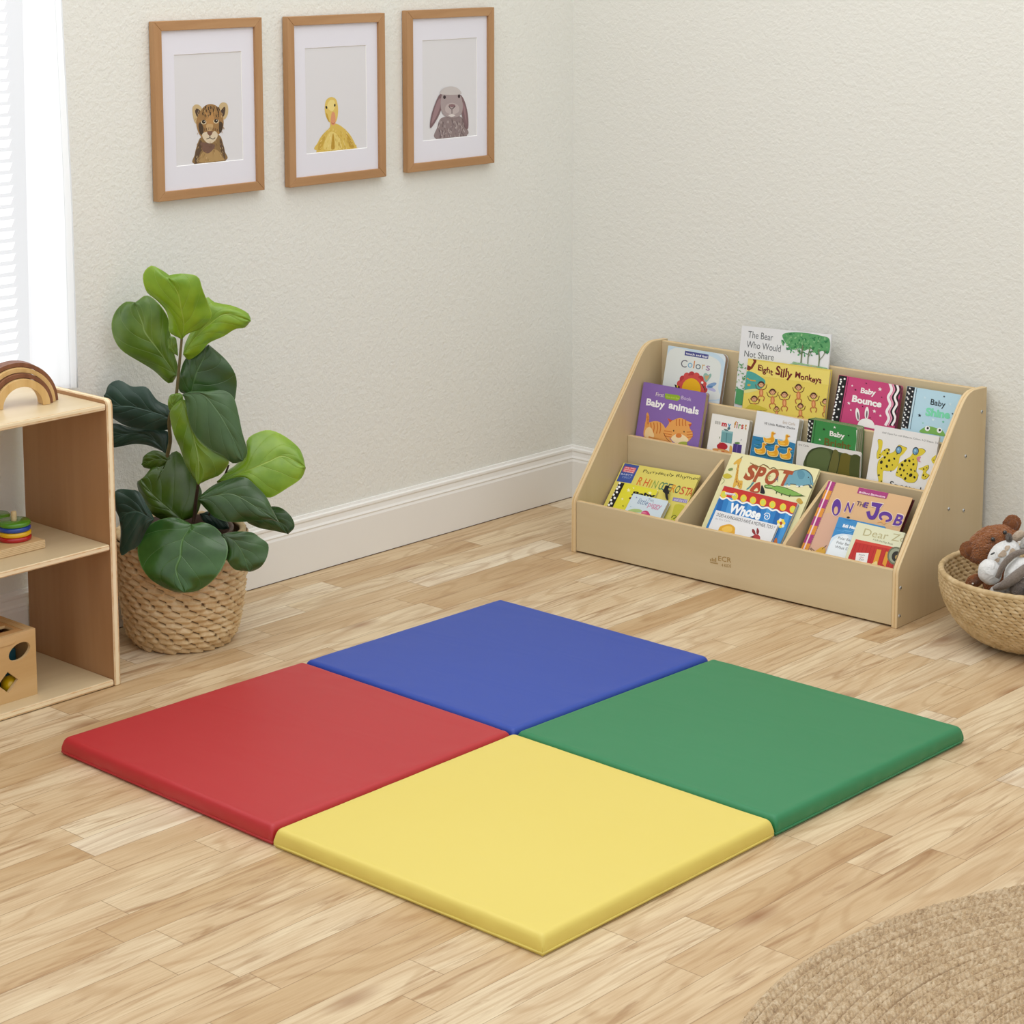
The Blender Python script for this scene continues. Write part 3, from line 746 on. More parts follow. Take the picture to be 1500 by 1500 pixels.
r, A = book('board_book', 'white and blue board book with five yellow rubber ducks', .22, .1145, .358, (1109, 601.5), (1171.5, 614.5), .018, .208, '#e9ebed', PAGEG, .004)
A.z(1090, 590, .1)
A.poly('#2f7fae', (130, 465), (300, 500), (560, 540), (770, 590), (745, 905), (85, 775)); A.smooth('#dfe9ee', (140, 462), (300, 480), (520, 525), (772, 560), (770, 600), (560, 545), (300, 510), (130, 482))
random.seed(9)
for k in range(45): x = 110+random.random()*600; y = 500+x*.17+random.random()*230; A.line(random.choice(['#1f6390', '#3f93c2', '#1b5580', '#5aa6c9', '#28705f']), 8, (x, y), (x+50+random.random()*60, y+12))
def duck(x, y, k=1.0):
    A.smooth('#245a6a', (x-75*k, y+45*k), (x, y+60*k), (x+90*k, y+55*k), (x+60*k, y+75*k), (x-50*k, y+68*k))
    A.smooth('#f1e0a0', (x-84*k, y-44*k), (x-40*k, y-26*k), (x+20*k, y-40*k), (x+30*k, y-110*k), (x+66*k, y-120*k), (x+98*k, y-92*k), (x+66*k, y-62*k), (x+88*k, y-10*k), (x+66*k, y+50*k), (x-10*k, y+56*k), (x-72*k, y+30*k), n=4)
    A.smooth('#e9a428', (x-76*k, y-32*k), (x-40*k, y-16*k), (x+24*k, y-30*k), (x+36*k, y-102*k), (x+64*k, y-110*k), (x+80*k, y-84*k), (x+60*k, y-56*k), (x+78*k, y-8*k), (x+58*k, y+42*k), (x-8*k, y+46*k), (x-64*k, y+24*k), n=4)
    A.smooth('#f3c24a', (x-50*k, y-4*k), (x, y+2*k), (x+30*k, y+18*k), (x-10*k, y+32*k), (x-46*k, y+20*k)); A.poly('#c6602a', (x+76*k, y-96*k), (x+104*k, y-90*k), (x+76*k, y-76*k)); A.oval('#2a2015', x+58*k, y-92*k, 5*k, 6*k)
duck(365, 540); duck(575, 580); duck(235, 700); duck(420, 735); duck(605, 775)
A.text('Eric Carle', '#c9b8a8', (565, 302), (745, 335), 42); A.text('10 Little Rubber Ducks', '#55585c', (300, 312), (742, 395), 34)
A.done('cover_picture', r)

GP = mat('green_board_pages', '#6f8a55', .6)
r, A = book('board_book', 'thick green baby bright board book with black star spotted spine', .06, .1270, .3625, (1184, 613.5), (1256, 626.5), .030, .203, '#3f8e4c', GP, .006)
A.z(*S_)
A.poly('#1b1c1c', (170, 568), (212, 575), (188, 742), (146, 735))
for k in range(5): t = k/4; A.star('#f3f3ee', 182-24*t, 585+128*t, 10); A.star('#f3f3ee', 198-22*t, 602+122*t, 9); A.star('#f3f3ee', 172-20*t, 606+118*t, 8)
A.line('#8fb38a', 2.5, (214, 575), (190, 744)); A.line('#1f3a22', 3, (226, 578), (204, 746))
A.text('Baby', '#f3f3ee', (326, 690), (436, 712), 36, bold=.03); A.text('Bright', '#6e5f2a', (286, 762), (480, 800), 56, bold=.02)
for x, y, q, c in ((285, 645, 12, '#1c2a1c'), (363, 630, 11, '#e9efe4'), (465, 690, 9, '#1c2a1c'), (254, 720, 9, '#e9efe4')): A.star(c, x, y, q)
for x, c in ((530, '#e9efe4'), (542, '#e3ead8')): A.line(c, 9, (x-4, 650), (x-3, 720), (x-12, 800))
A.done('cover_picture', r)

r, A = book('board_book', 'white board book with a dark green arch shape, in front of the green book', .07, .138, .3105, (1168, 646), (1261, 663), .006, .203, '#e4e4e0', PAGEG, .006)
A.z(1090, 590, .1)
A.text('Eric Carle', '#2f2f2f', (800, 622), (945, 648), 24)
A.smooth('#4c5a36', (870, 930), (900, 800), (960, 700), (1060, 655), (1180, 655), (1330, 700), (1480, 745), (1640, 780), (1735, 800), (1720, 900), (1690, 1120), (1300, 1050), (1000, 985), n=4)
A.smooth('#5c6c42', (920, 930), (930, 800), (1000, 710), (1100, 680), (1250, 720), (1230, 1000), (1000, 960), n=4)
A.smooth('#6b6a38', (1290, 720), (1380, 725), (1370, 1040), (1240, 1020)); A.smooth('#6a6326', (1420, 760), (1560, 790), (1540, 1080), (1380, 1050)); A.smooth('#4c552c', (1570, 780), (1710, 810), (1690, 1110), (1550, 1085))
A.line('#31391f', 12, (1300, 705), (1260, 850), (1220, 1000)); A.line('#31391f', 12, (1410, 745), (1385, 900), (1350, 1050)); A.line('#2c3420', 9, (905, 930), (915, 800), (985, 700), (1080, 660))
A.done('cover_picture', r)

r, A = book('picture_book', 'white picture book with two yellow black-spotted frogs, middle tier right end', .25, .1095, .3725, (1282, 622.5), (1376, 639.5), .006, .203, '#e6e5e3', kind='hard')
A.z(1230, 600, .1)
A.text('Add Open Fun with Patterns, Colors, 3-D Shapes, Tabs', '#6a6a6a', (620, 345), (1465, 508), 26)
Y = '#dcc83a'; K = '#25200f'
def fr(*pts): A.smooth(K, *[(x+(x-800)*.012, y+(y-800)*.014) for x, y in pts], n=4); A.smooth(Y, *pts, n=4)
fr((560, 450), (600, 440), (630, 470), (620, 560), (600, 640), (640, 620), (600, 700), (550, 720), (545, 640), (570, 560))
fr((560, 780), (600, 720), (690, 660), (790, 620), (830, 560), (870, 520), (940, 545), (985, 570), (940, 640), (880, 700), (860, 800), (790, 890), (700, 900), (640, 900), (630, 1000), (620, 1080), (560, 1110), (530, 1080), (570, 1040), (550, 920))
fr((860, 800), (940, 740), (1030, 690), (1080, 620), (1130, 580), (1200, 570), (1255, 610), (1200, 670), (1130, 700), (1140, 790), (1120, 900), (1150, 960), (1100, 1060), (980, 1060), (900, 1000), (820, 960), (840, 880))
fr((1150, 870), (1220, 840), (1290, 810), (1300, 860), (1260, 920), (1310, 960), (1250, 1020), (1195, 1000), (1220, 900)); fr((1345, 720), (1400, 670), (1445, 665), (1440, 740), (1380, 790), (1350, 760)); fr((620, 620), (700, 570), (740, 600), (700, 660), (640, 680))
A.smooth('#d18a98', (1130, 700), (1190, 690), (1170, 740), (1190, 770), (1150, 760))
for x, y in ((865, 590), (1112, 608)): A.oval('#3b4045', x, y, 46, 60, 10); A.oval('#6fa0c4', x, y+3, 36, 46, 10); A.oval('#9fc3dc', x-6, y-8, 14, 18)
random.seed(4)
for x, y, a_ in ((610, 770, 28), (690, 830, 24), (725, 745, 22), (660, 700, 20), (800, 720, 18), (610, 860, 14), (575, 960, 16), (610, 1050, 12), (770, 810, 12), (840, 650, 10), (590, 660, 10), (580, 700, 12), (660, 600, 12), (720, 590, 14), (700, 640, 20), (750, 900, 10), (960, 750, 24), (915, 810, 26), (1020, 750, 22), (1080, 800, 20), (940, 890, 18), (1045, 880, 18), (885, 870, 20), (990, 940, 14), (1040, 960, 30), (1100, 900, 14), (1075, 730, 12), (900, 960, 16), (960, 1010, 22), (1095, 990, 20), (840, 920, 12), (1120, 640, 9), (990, 820, 10), (1230, 870, 12), (1225, 960, 14), (1255, 980, 10), (1275, 850, 9), (1380, 740, 8), (560, 1080, 12)):
    A.oval(K, x, y, a_*.75, a_, random.choice((20, -20, 35)), 10)
A.text('Spotted', '#3a3634', (725, 1135), (1180, 1232), 95)
A.done('cover_picture', r)

# ---- bottom tier
D1 = (870, 660, .106667); D2 = (1020, 655, .106667); D3 = (1170, 690, .113333)
r, A = book('picture_book', 'yellow rhino activity book with a blue corner badge, bottom left compartment', .92, .181, .190, (914, 677.6), (1026, 696.4), .005, .031, '#ddd06a', kind='soft', lout=.305)
A.z(*D1)
A.poly('#3f559c', (425, 172), (625, 208), (510, 450), (310, 420)); A.poly('#d24a5a', (425, 215), (585, 240), (545, 315), (390, 285))
for i, tx in enumerate(('ONE, TWO,', 'WHOSE ARE', 'THESE')): A.text(tx, '#f3dcd8', (425-i*14, 238+i*25), (570-i*14, 262+i*25), 15, bold=.02)
A.text("BABY'S", '#c9d0e6', (370, 330), (525, 350), 20, bold=.01); A.text('FIRST', '#8aa0cc', (385, 375), (505, 392), 26)
A.text('Purrrfectly Rhymed', '#3d3a20', (670, 300), (1440, 408), 38, jitter=.15)
for ch, c, x in (('R', '#d8702a', 580), ('H', '#d4622e', 668), ('I', '#c9a02a', 745), ('N', '#8aa04a', 785), ('O', '#4f7f4f', 870), ('C', '#4f7f6a', 910), ('E', '#4a5a50', 985), ('R', '#d8902a', 1040), ('O', '#5a6a40', 1095), ('S', '#c9603a', 1165), ('T', '#c9542f', 1230), ('A', '#c9602f', 1275)):
    A.text(ch, c, (x, 465+(x-580)*.22), (x+(60 if ch != 'I' else 14), 475+(x-580)*.22), 100, shear=.05, bold=.012)
A.poly('#8f84b8', (1090, 640), (1290, 675), (1275, 725), (1075, 690)); A.text('and the CD', '#ece8f2', (1095, 685), (1275, 715), 32)
A.smooth('#c6bf3f', (1120, 740), (1240, 760), (1190, 860), (1120, 960), (1060, 950), (1080, 850)); A.line('#4a4a20', 10, (1060, 920), (1100, 890), (1130, 910), (1090, 940))
A.done('cover_picture', r)

r, A = book('board_book', 'bright yellow board book with black spotted spine, in front of the rhino book', .92, .2265, .150, (907, 706), (964, 718), .006, .031, '#e0d83a', None, .004, lout=.3270)
A.z(*D1)
A.poly('#17171a', (345, 435), (420, 448), (250, 790), (130, 768))
DOTS(A, [(352, 448), (310, 485), (345, 500), (318, 525), (270, 560), (315, 570), (270, 605), (228, 640), (285, 650), (235, 680), (187, 715), (240, 725), (205, 745)], 17)
A.line('#2a2a1a', 6, (418, 452), (250, 785)); A.text('Baby', '#1c1a16', (520, 612), (830, 650), 50, bold=.05)
A.text('T', '#5a2a12', (440, 740), (515, 752), 95, bold=.05)
for x, y, q in ((475, 545, 30), (390, 665, 20), (545, 515, 14), (770, 585, 30)): A.star('#f3f0b8', x, y, q)
for x, y, q in ((400, 760, 13), (520, 605, 10), (690, 600, 14), (822, 632, 10)): A.star('#201c14', x, y, q)
A.smooth('#f0efe6', (870, 545), (930, 560), (1010, 620), (1040, 660), (1000, 700), (930, 660), (890, 600)); A.smooth('#d8cf3a', (905, 560), (950, 585), (975, 650), (940, 640))
A.done('cover_picture', r)
r2, A = r, Art(A.n, A.d+.004, A.down, Z(*D1))
A.smooth('#1c1b1d', (985, 480), (1030, 490), (1020, 530), (1035, 590), (1015, 600), (1010, 680), (985, 650), (975, 590), (945, 560), (965, 520)); A.line('#1c1b1d', 26, (975, 560), (1000, 620), (1012, 680))
A.done('bee_flap', r)

r, A = book('board_book', 'small pale blue little piggy board book, frontmost in the left compartment', .92, .2555, .136, (928, 722.6), (979.5, 734), .011, .031, '#cfdde6', PAGEG, .004, lout=.3440)
A.z(*D1)
A.text('This', '#7a8a9c', (735, 690), (815, 705), 34); A.text('little', '#6f86a8', (590, 725), (725, 755), 75, shear=.15); A.text('piggy', '#c98aa6', (735, 765), (915, 800), 66, bold=.012)
A.smooth('#a9c07a', (480, 815), (560, 800), (650, 815), (640, 850), (470, 835)); A.smooth('#c63a6e', (640, 870), (670, 835), (715, 825), (750, 845), (765, 900), (640, 890)); A.smooth('#dd7a9a', (650, 850), (690, 842), (730, 860), (690, 866))
A.star('#8a8ac6', 585, 645, 14); A.star('#9ac0d0', 505, 770, 12)
A.done('cover_picture', r)

r, A = book('picture_book', 'cream animal spotting book with a blue elephant and giraffe, middle compartment', .75, .1735, .2650, (1073.3, 662), (1200.5, 687.5), .008, .031, '#e6e0ae', kind='hard', lout=.315)
A.z(*D2)
for ch, x, y, w_ in (('S', 640, 425, 135), ('P', 775, 460, 115), ('O', 910, 485, 165)): A.text(ch, '#a9522f', (x, y), (x+w_, y+w_*.2), 190, shear=.12, bold=.05 if ch != 'O' else .04)
A.text('it', '#8a9a4a', (965, 435), (1010, 442), 70); A.text('A', '#4a5a78', (1070, 470), (1120, 478), 75)
A.line('#5f5a35', 13, (740, 215), (800, 245), (860, 268), (920, 240), (980, 268), (1010, 300), (1060, 280), (1110, 310), (1180, 310), (1250, 330), (1240, 360)); A.line('#c98a4a', 5, (745, 215), (860, 264), (920, 244), (1010, 295), (1120, 308), (1240, 330))
A.smooth('#dcae4a', (510, 225), (560, 175), (600, 155), (625, 165), (590, 260), (575, 440), (630, 460), (635, 490), (620, 570), (580, 560), (560, 520), (520, 555), (500, 540), (530, 420), (555, 300), (560, 230), (530, 240))
random.seed(2)
for k in range(14): A.oval('#a8642a', 560+random.random()*18-(k*1.5), 255+k*17, 8, 7, 0, 7)
for k in range(8): A.oval('#a8642a', 545+random.random()*70, 475+random.random()*60, 8, 8, 0, 7)
A.line('#3a3424', 4, (615, 160), (628, 125)); A.line('#3a3424', 4, (600, 155), (640, 130))
A.smooth('#3f4a50', (1185, 520), (1200, 430), (1250, 370), (1330, 330), (1400, 310), (1470, 300), (1540, 330), (1590, 390), (1600, 460), (1570, 530), (1620, 540), (1680, 460), (1690, 480), (1640, 570), (1560, 560), (1530, 520), (1400, 550), (1380, 520), (1260, 510), n=4)
A.smooth('#6fa3b3', (1195, 510), (1210, 435), (1255, 378), (1335, 338), (1400, 318), (1468, 310), (1530, 340), (1578, 395), (1588, 460), (1562, 528), (1540, 510), (1395, 540), (1375, 510), (1260, 500), n=4)
A.smooth('#5b8fa2', (1385, 350), (1400, 320), (1450, 318), (1490, 370), (1470, 430), (1420, 440), (1395, 400))
for x in (1225, 1275, 1390, 1450): A.line('#6fa3b3', 34, (x, 470), (x-4, 530)); A.oval('#f1eedc', x-5, 538, 20, 11)
A.line('#3f4a50', 34, (1575, 420), (1592, 500), (1630, 545), (1672, 510), (1690, 465)); A.line('#6fa3b3', 24, (1575, 420), (1592, 500), (1630, 545), (1672, 510), (1690, 465)); A.oval('#2a3338', 1540, 415, 7, 9)
A.text('T', '#a9522f', (1115, 505), (1245, 531), 190, shear=.12, bold=.05)
A.smooth('#445a2a', (940, 520), (1010, 515), (1070, 535), (1120, 530), (1240, 560), (1340, 600), (1480, 668), (1500, 675), (1300, 675), (1180, 645), (1100, 610), (1040, 575), (945, 560), n=4)
A.smooth('#7fae52', (950, 526), (1010, 522), (1070, 543), (1120, 538), (1240, 568), (1340, 608), (1440, 655), (1300, 664), (1180, 635), (1100, 602), (1040, 568), (950, 548), n=4)
for x, y in ((1110, 615), (1180, 640), (1290, 660)): A.line('#445a2a', 16, (x, y-10), (x-14, y+22))
for x in range(960, 1040, 16): A.poly('#f1eedc', (x, 538), (x+10, 540), (x+5, 550))
A.oval('#2a3322', 1075, 540, 6, 6)
A.smooth('#b5492f', (735, 600), (800, 510), (860, 480), (880, 500), (860, 620)); A.smooth('#e6e0ae', (790, 600), (830, 560), (845, 600)); A.smooth('#1f1f26', (880, 600), (900, 520), (935, 590), (935, 640), (880, 630)); A.line('#3f8a98', 16, (690, 580), (730, 550), (790, 480)); A.line('#3a4a5a', 5, (730, 560), (770, 480))
A.smooth('#c9b93e', (370, 380), (430, 360), (490, 400), (440, 430), (380, 420)); A.smooth('#7a8f52', (440, 300), (490, 285), (500, 310), (450, 325)); A.line('#7a8f52', 5, (355, 420), (385, 460), (345, 510)); A.smooth('#c7a34a', (1370, 730), (1420, 700), (1465, 760), (1420, 780))
A.done('cover_picture', r)

r, A = book('picture_book', 'blue striped board book with a red awning edge and yellow dots', .76, .2365, .1975, (1061, 711.5), (1168.5, 737), .008, .031, '#2f7ec2', kind='board', lout=.332, rnd_=.004)
A.z(*D2)
for x in range(330, 1330, 130): A.poly('#4a97d6' if (x//130) % 2 else '#2568ad', (x, 660+(x-330)*.23), (x+60, 674+(x-330)*.23), (x-70, 1150+(x-330)*.2), (x-140, 1130+(x-330)*.2))
A.poly('#c5352f', (393, 530), (1402, 772), (1345, 925), (1230, 895), (1150, 880), (1070, 850), (990, 830), (900, 810), (800, 780), (720, 760), (620, 730), (540, 715), (450, 690), (310, 680), (340, 580))
A.line('#f3f3f0', 22, (312, 675), (360, 712), (420, 695), (480, 735), (560, 728), (630, 770), (700, 758), (770, 798), (840, 790), (900, 838), (980, 828), (1040, 870), (1100, 862), (1160, 902), (1230, 895), (1300, 935), (1345, 925))
for x, y in ((375, 650), (530, 675), (648, 703), (778, 730), (915, 760), (1045, 790), (1190, 824), (1325, 855)): A.oval('#f0c93a', x, y, 44, 52, 10); A.oval('#cfd65a', x, y, 28, 34, 10)
A.poly('#e9e6ea', (395, 618), (535, 640), (540, 668), (400, 650)); A.text('Ladybird', '#5a4a6a', (405, 650), (530, 665), 18)
A.text('Whose', '#f5f7f8', (430, 890), (865, 990), 120, bold=.045, jitter=.06)
A.line('#f3f4f4', 10, (930, 930), (960, 905), (1005, 920), (1000, 975), (960, 990), (935, 965), (955, 935), (980, 945), (970, 965))
for i in range(7): A.oval('#f0ead0' if i % 2 else '#f4d84a', 1163+38*math.cos(i*.9), 1045+44*math.sin(i*.9), 22, 24)
A.oval('#a8452a', 1163, 1045, 20, 24); A.smooth('#c0713a', (1060, 1320), (1085, 1250), (1110, 1260), (1105, 1335))
A.done('cover_picture', r)

r, A = book('picture_book', 'white kangaroo picture book with a yellow sun, frontmost in the middle compartment', .74, .2805, .1525, (1049, 747), (1139.5, 769.5), .006, .031, '#e7e7e8', PAGEG, kind='board', lout=.3440)
A.z(*D2)
A.text('DOES A KANGAROO HAVE A MOTHER, TOO ?', '#3a3a3e', (275, 945), (1065, 1130), 44); A.text('by Eric Carle', '#b5b5ba', (262, 990), (460, 1030), 26)
A.smooth('#e0a832', (300, 1140), (330, 1090), (400, 1065), (470, 1060), (525, 1100), (530, 1150), (510, 1210), (400, 1190), (300, 1160)); A.smooth('#eec257', (350, 1120), (420, 1085), (490, 1100), (480, 1160), (380, 1160))
A.smooth('#8d2f33', (770, 1125), (800, 1140), (815, 1200), (790, 1195), (765, 1160)); A.smooth('#8d2f33', (835, 1110), (862, 1150), (850, 1195), (825, 1180)); A.smooth('#b23a3c', (720, 1248), (780, 1215), (830, 1195), (875, 1230), (865, 1285), (800, 1270)); A.poly('#2a1a1c', (718, 1248), (770, 1222), (790, 1235), (760, 1252))
A.done('cover_picture', r)

r, A = book('picture_book', 'large peach and purple on the job book with striped spine, right compartment', .78, .193, .2465, (1214, 704.3), (1337, 729.4), .012, .031, '#d9b184', mat('maroon_page_edge', '#5a1f26', .6), kind='hard', spine='#5e2230', lout=.318)
A.z(*D3)
A.smooth('#d6ab92', (300, 560), (600, 620), (500, 1000), (120, 1010), (150, 900), n=4)
def LX(t, w_): return [(380-372*t+w_[0], 125+910*t+w_[0]*.2), (380-372*t+w_[1], 125+910*t+w_[1]*.2)]
ns = 8
for k in range(ns):
    a0 = LX(k/ns, (0, 98)); a1 = LX((k+1)/ns, (0, 98))
    A.poly('#a8397a' if k % 2 == 0 else '#dd9236', a0[0], a0[1], a1[1], a1[0])
for k in range(ns):
    a0 = LX(k/ns, (34, 52)); a1 = LX((k+1)/ns, (34, 52)); A.poly('#f2d6dc', a0[0], a0[1], a1[1], a1[0])
for k in range(64):
    q = LX(k/64, (98, 108)); q2 = LX((k+.5)/64, (98, 108)); A.poly('#7a2f5e', q[0], q[1], q2[1], q2[0])
A.poly('#a63c78', (778, 210), (1162, 285), (1128, 360), (755, 285)); A.text('Brilliant Beginnings', '#f0dbe4', (778, 282), (1115, 348), 24, bold=.02)
P_ = '#5d3391'
def letter(ch, x, y, w_, h_, b_, sh=.0):
    A.text(ch, '#e8d3c4', (x-5, y+6), (x+w_+5, y+6+w_*.2), h_+14, bold=b_+.02, shear=sh); A.text(ch, P_, (x, y), (x+w_, y+w_*.2), h_, bold=b_, shear=sh)
A.oval('#e8d3c4', 488, 470, 66, 118, 8); A.oval(P_, 488, 470, 58, 110, 8); A.oval('#d8b18d', 480, 508, 26, 52, 8)
letter('N', 585, 520, 85, 118, .02); A.text('T', '#4a3560', (735, 440), (785, 450), 55); A.text('H', '#4a3560', (785, 455), (825, 463), 55); A.text('E', P_, (830, 462), (885, 474), 62, bold=.03)
A.poly('#e8d3c4', (935, 392), (1105, 418), (1050, 492), (935, 460)); A.poly(P_, (945, 400), (1092, 425), (1045, 482), (942, 450))
A.line(P_, 48, (1028, 460), (1005, 540), (965, 600), (915, 590), (895, 520)); A.oval('#e8d3c4', 1122, 592, 98, 76, 12); A.oval(P_, 1122, 592, 90, 68, 12); A.oval('#d8b18d', 1118, 602, 50, 28, 12)
letter('B', 1212, 690, 105, 135, .03, .08)
A.smooth('#e0a86a', (1010, 672), (1060, 640), (1120, 610), (1110, 690), (1060, 660)); A.oval('#2c2320', 640, 598, 20, 12)
A.smooth('#d9a63a', (215, 1040), (280, 990), (330, 985), (340, 1060), (260, 1060)); A.line('#3a2a20', 7, (150, 1000), (180, 1050), (215, 1055)); A.line('#3a2a20', 6, (300, 1010), (360, 960)); A.line('#3a2a20', 6, (155, 990), (200, 1030))
A.done('cover_picture', r)

r, A = book('picture_book', 'blue polar bear book half hidden behind the zoo book', .68, .2605, .190, (1229, 757), (1296.5, 771.5), .006, .031, '#3f8cc6', kind='board', lout=.332)
A.z(*D3)
random.seed(12)
for k in range(14): x = 480+random.random()*220; y = 610+random.random()*190; A.line(random.choice(['#5aa0d6', '#2f78b4', '#6fb0dc']), 9, (x, y), (x+90, y+16))
A.text('Bill Martin Jr', '#f0f4f8', (565, 722), (860, 780), 36, bold=.04)
A.smooth('#d5e4ee', (360, 1100), (375, 960), (420, 870), (500, 820), (600, 812), (720, 850), (700, 1000), (650, 1160)); A.smooth('#e9f0f4', (385, 1090), (400, 970), (450, 890), (540, 845), (640, 850), (640, 1140))
for i, tx in enumerate(('Polar Bear,', 'Polar Bear,', 'What Do')): A.text(tx, '#3f4448', (505-i*20, 878+i*57), (705-i*20, 920+i*57), 34)
A.done('cover_picture', r)

r, A = book('picture_book', 'cream and red dear zoo flap book against the right side panel', .64, .2760, .1905, (1256, 764.8), (1326, 780.6), .007, .031, '#dedfc0', kind='board', lout=.3440)
A.z(*D3)
A.text('Dear Zoo', '#b9b184', (825, 830), (1470, 945), 92); A.text('A Lift-the-Flap Book', '#7a765a', (955, 893), (1215, 958), 24)
A.poly('#bf2f2a', (738, 880), (1400, 1020), (1340, 1300), (622, 1162)); A.poly('#d0463a', (738, 880), (1400, 1020), (1390, 1050), (725, 915))
for x in range(700, 1300, 48): A.line('#9a2421', 4, (x+50, 930+(x-700)*.2), (x-30, 1160+(x-700)*.18))
A.poly('#eceae6', (745, 1055), (905, 1060), (880, 1185), (728, 1170)); A.text('From', '#55585c', (775, 1090), (850, 1098), 22); A.text('the', '#a84a4a', (785, 1120), (835, 1128), 20); A.text('Zoo', '#55585c', (775, 1150), (840, 1158), 24)
A.poly('#dd9a32', (1012, 1010), (1070, 1020), (1010, 1220), (950, 1210)); A.poly('#dd9a32', (1130, 1040), (1180, 1050), (1120, 1240), (1080, 1200)); A.smooth('#e6cf8a', (930, 1220), (970, 1180), (1010, 1170), (1010, 1240))
A.oval('#6f735a', 1250, 1095, 105, 118, 10); A.oval('#9aa08a', 1250, 1095, 84, 96, 10); A.oval('#2c2a26', 1262, 1105, 60, 70, 10); A.oval('#b89a5a', 1268, 1115, 24, 30)
A.done('cover_picture', r)

# ================================================================== WALL PICTURES
def m_frame(): return wood('alder_frame', '#a87e54', '#b3895f', '#bd956c', 'z', 1.2, .5)
MF = m_frame(); MFH = wood('alder_frame_rail', '#a87e54', '#b3895f', '#bd956c', 'y', 1.2, .5)
MBD = mat('mat_board', '#e6e6f0', .8, .2); MPR = mat('print_paper', '#dfdfe3', .8, .2); BEV = mat('mat_bevel', '#f4f4f4', .8)
def picture(y0, y1, zb, zt, label):
    r = thing('framed_picture', (.002, (y0+y1)/2, zb), label, 'picture frame', 'framed animal portraits on the left wall')
    fw = .0205; x0, x1 = .002, .0195
    def piece(P, name, M):
        b = MB(); n = len(P)
        b.prism([(x0, y, z) for y, z in P], (x1-x0, 0, 0)); b.build(name, M, r, bevel=.0012)
    piece([(y0, zb), (y0+fw, zb+fw), (y0+fw, zt-fw), (y0, zt)], 'frame_stile', MF); piece([(y1, zb), (y1, zt), (y1-fw, zt-fw), (y1-fw, zb+fw)], 'frame_stile', MF)
    piece([(y0, zt), (y0+fw, zt-fw), (y1-fw, zt-fw), (y1, zt)], 'frame_rail', MFH); piece([(y0, zb), (y1, zb), (y1-fw, zb+fw), (y0+fw, zb+fw)], 'frame_rail', MFH)
    a, b_, c, d = y0+.0585, y1-.0565, zb+.0725, zt-.0735
    R = lambda x, e: [(x, a-e, c-e), (x, b_+e, c-e), (x, b_+e, d+e), (x, a-e, d+e)]
    iy0, iy1, iz0, iz1 = y0+fw-.002, y1-fw+.002, zb+fw-.002, zt-fw+.002
    MB().holed([[(.0115, iy0, iz0), (.0115, iy1, iz0), (.0115, iy1, iz1), (.0115, iy0, iz1)], R(.0115, .0012)], (.0012, 0, 0)).build('mat_board', MBD, r)
    o, i = R(.0127, .0012), R(.0112, 0); MB().add(o+i, [(k, (k+1) % 4, (k+1) % 4+4, k+4) for k in range(4)]).build('mat_bevel', BEV, r)
    MB().box((.003, iy0, iz0), (.0110, iy1, iz1)).build('print', MPR, r)
    A = Art(Vector((1, 0, 0)), .0111, Vector((0, 0, -1))); A.box = (Vector((.0111, a, d)), Vector((0, 1, 0)), Vector((0, 0, -1)), b_-a, d-c); return r, A

r, A = picture(-1.3745, -1.0738, .9145, 1.2975, 'wooden framed portrait of a lion cub, leftmost on the wall')
A.z(200, 0, .213333)
A.smooth('#8d7048', (398, 1124), (400, 1060), (415, 1000), (440, 945), (500, 930), (570, 930), (595, 990), (607, 1040), (611, 1100))
A.poly('#8d7048', (397, 1080), (611, 1060), (614, 1130), (394, 1150))
A.smooth('#5f4a38', (399, 1120), (402, 1060), (420, 1000), (440, 960), (455, 1010), (425, 1080), (415, 1122)); A.smooth('#5f4a38', (610, 1100), (605, 1040), (592, 985), (572, 950), (575, 1020), (595, 1070))
A.smooth('#b0905f', (430, 1110), (450, 1050), (500, 1020), (560, 1035), (590, 1080), (600, 1098), (500, 1112)); A.smooth('#76584a', (440, 980), (500, 985), (540, 1000), (500, 1050), (460, 1040))
A.smooth('#c9b184', (384, 770), (386, 735), (405, 718), (430, 722), (450, 750), (430, 800), (415, 850), (395, 830)); A.smooth('#4f3d33', (402, 765), (412, 745), (440, 765), (435, 805), (415, 800))
A.smooth('#c9b184', (630, 750), (622, 715), (600, 703), (575, 712), (565, 745), (585, 810), (605, 820), (625, 790)); A.smooth('#4f3d33', (610, 745), (600, 735), (575, 770), (585, 805), (603, 790))
A.smooth('#9f7a4c', (410, 830), (430, 780), (460, 735), (500, 715), (545, 725), (580, 765), (598, 830), (590, 890), (560, 930), (545, 965), (505, 985), (470, 965), (440, 935), (418, 890))
A.smooth('#4a3a2a', (425, 860), (440, 840), (460, 880), (455, 925), (435, 915)); A.smooth('#4a3a2a', (592, 850), (570, 835), (565, 880), (572, 915), (588, 890))
A.smooth('#b98c55', (470, 760), (500, 790), (540, 760), (530, 830), (520, 880), (490, 880), (478, 830))
random.seed(8)
for k in range(26): x = 450+random.random()*115; y = 722+random.random()*72; A.line('#3f2f22', 5, (x, y), (x+(x-505)*.12, y+16+random.random()*8))
for x, y in ((461, 836), (546, 830)): A.oval('#d9c7a4', x, y+3, 19, 15); A.oval('#33261c', x, y, 13, 13); A.oval('#efe9df', x+4, y-4, 3, 3)
A.smooth('#d9c9ae', (450, 925), (480, 905), (505, 925), (535, 900), (558, 925), (540, 965), (505, 985), (470, 968)); A.smooth('#7a5644', (485, 905), (503, 900), (522, 903), (515, 925), (503, 932), (490, 922)); A.line('#33261f', 5, (503, 930), (503, 945), (480, 955)); A.line('#33261f', 5, (503, 945), (525, 955), (540, 945))
A.smooth('#c4a272', (478, 860), (500, 850), (525, 858), (518, 895), (488, 897))
for k in range(10): x = 445+k*12; A.line('#5a4430', 3.5, (x, 872+abs(5-k)*3), (x-4+k, 890+abs(5-k)*3))
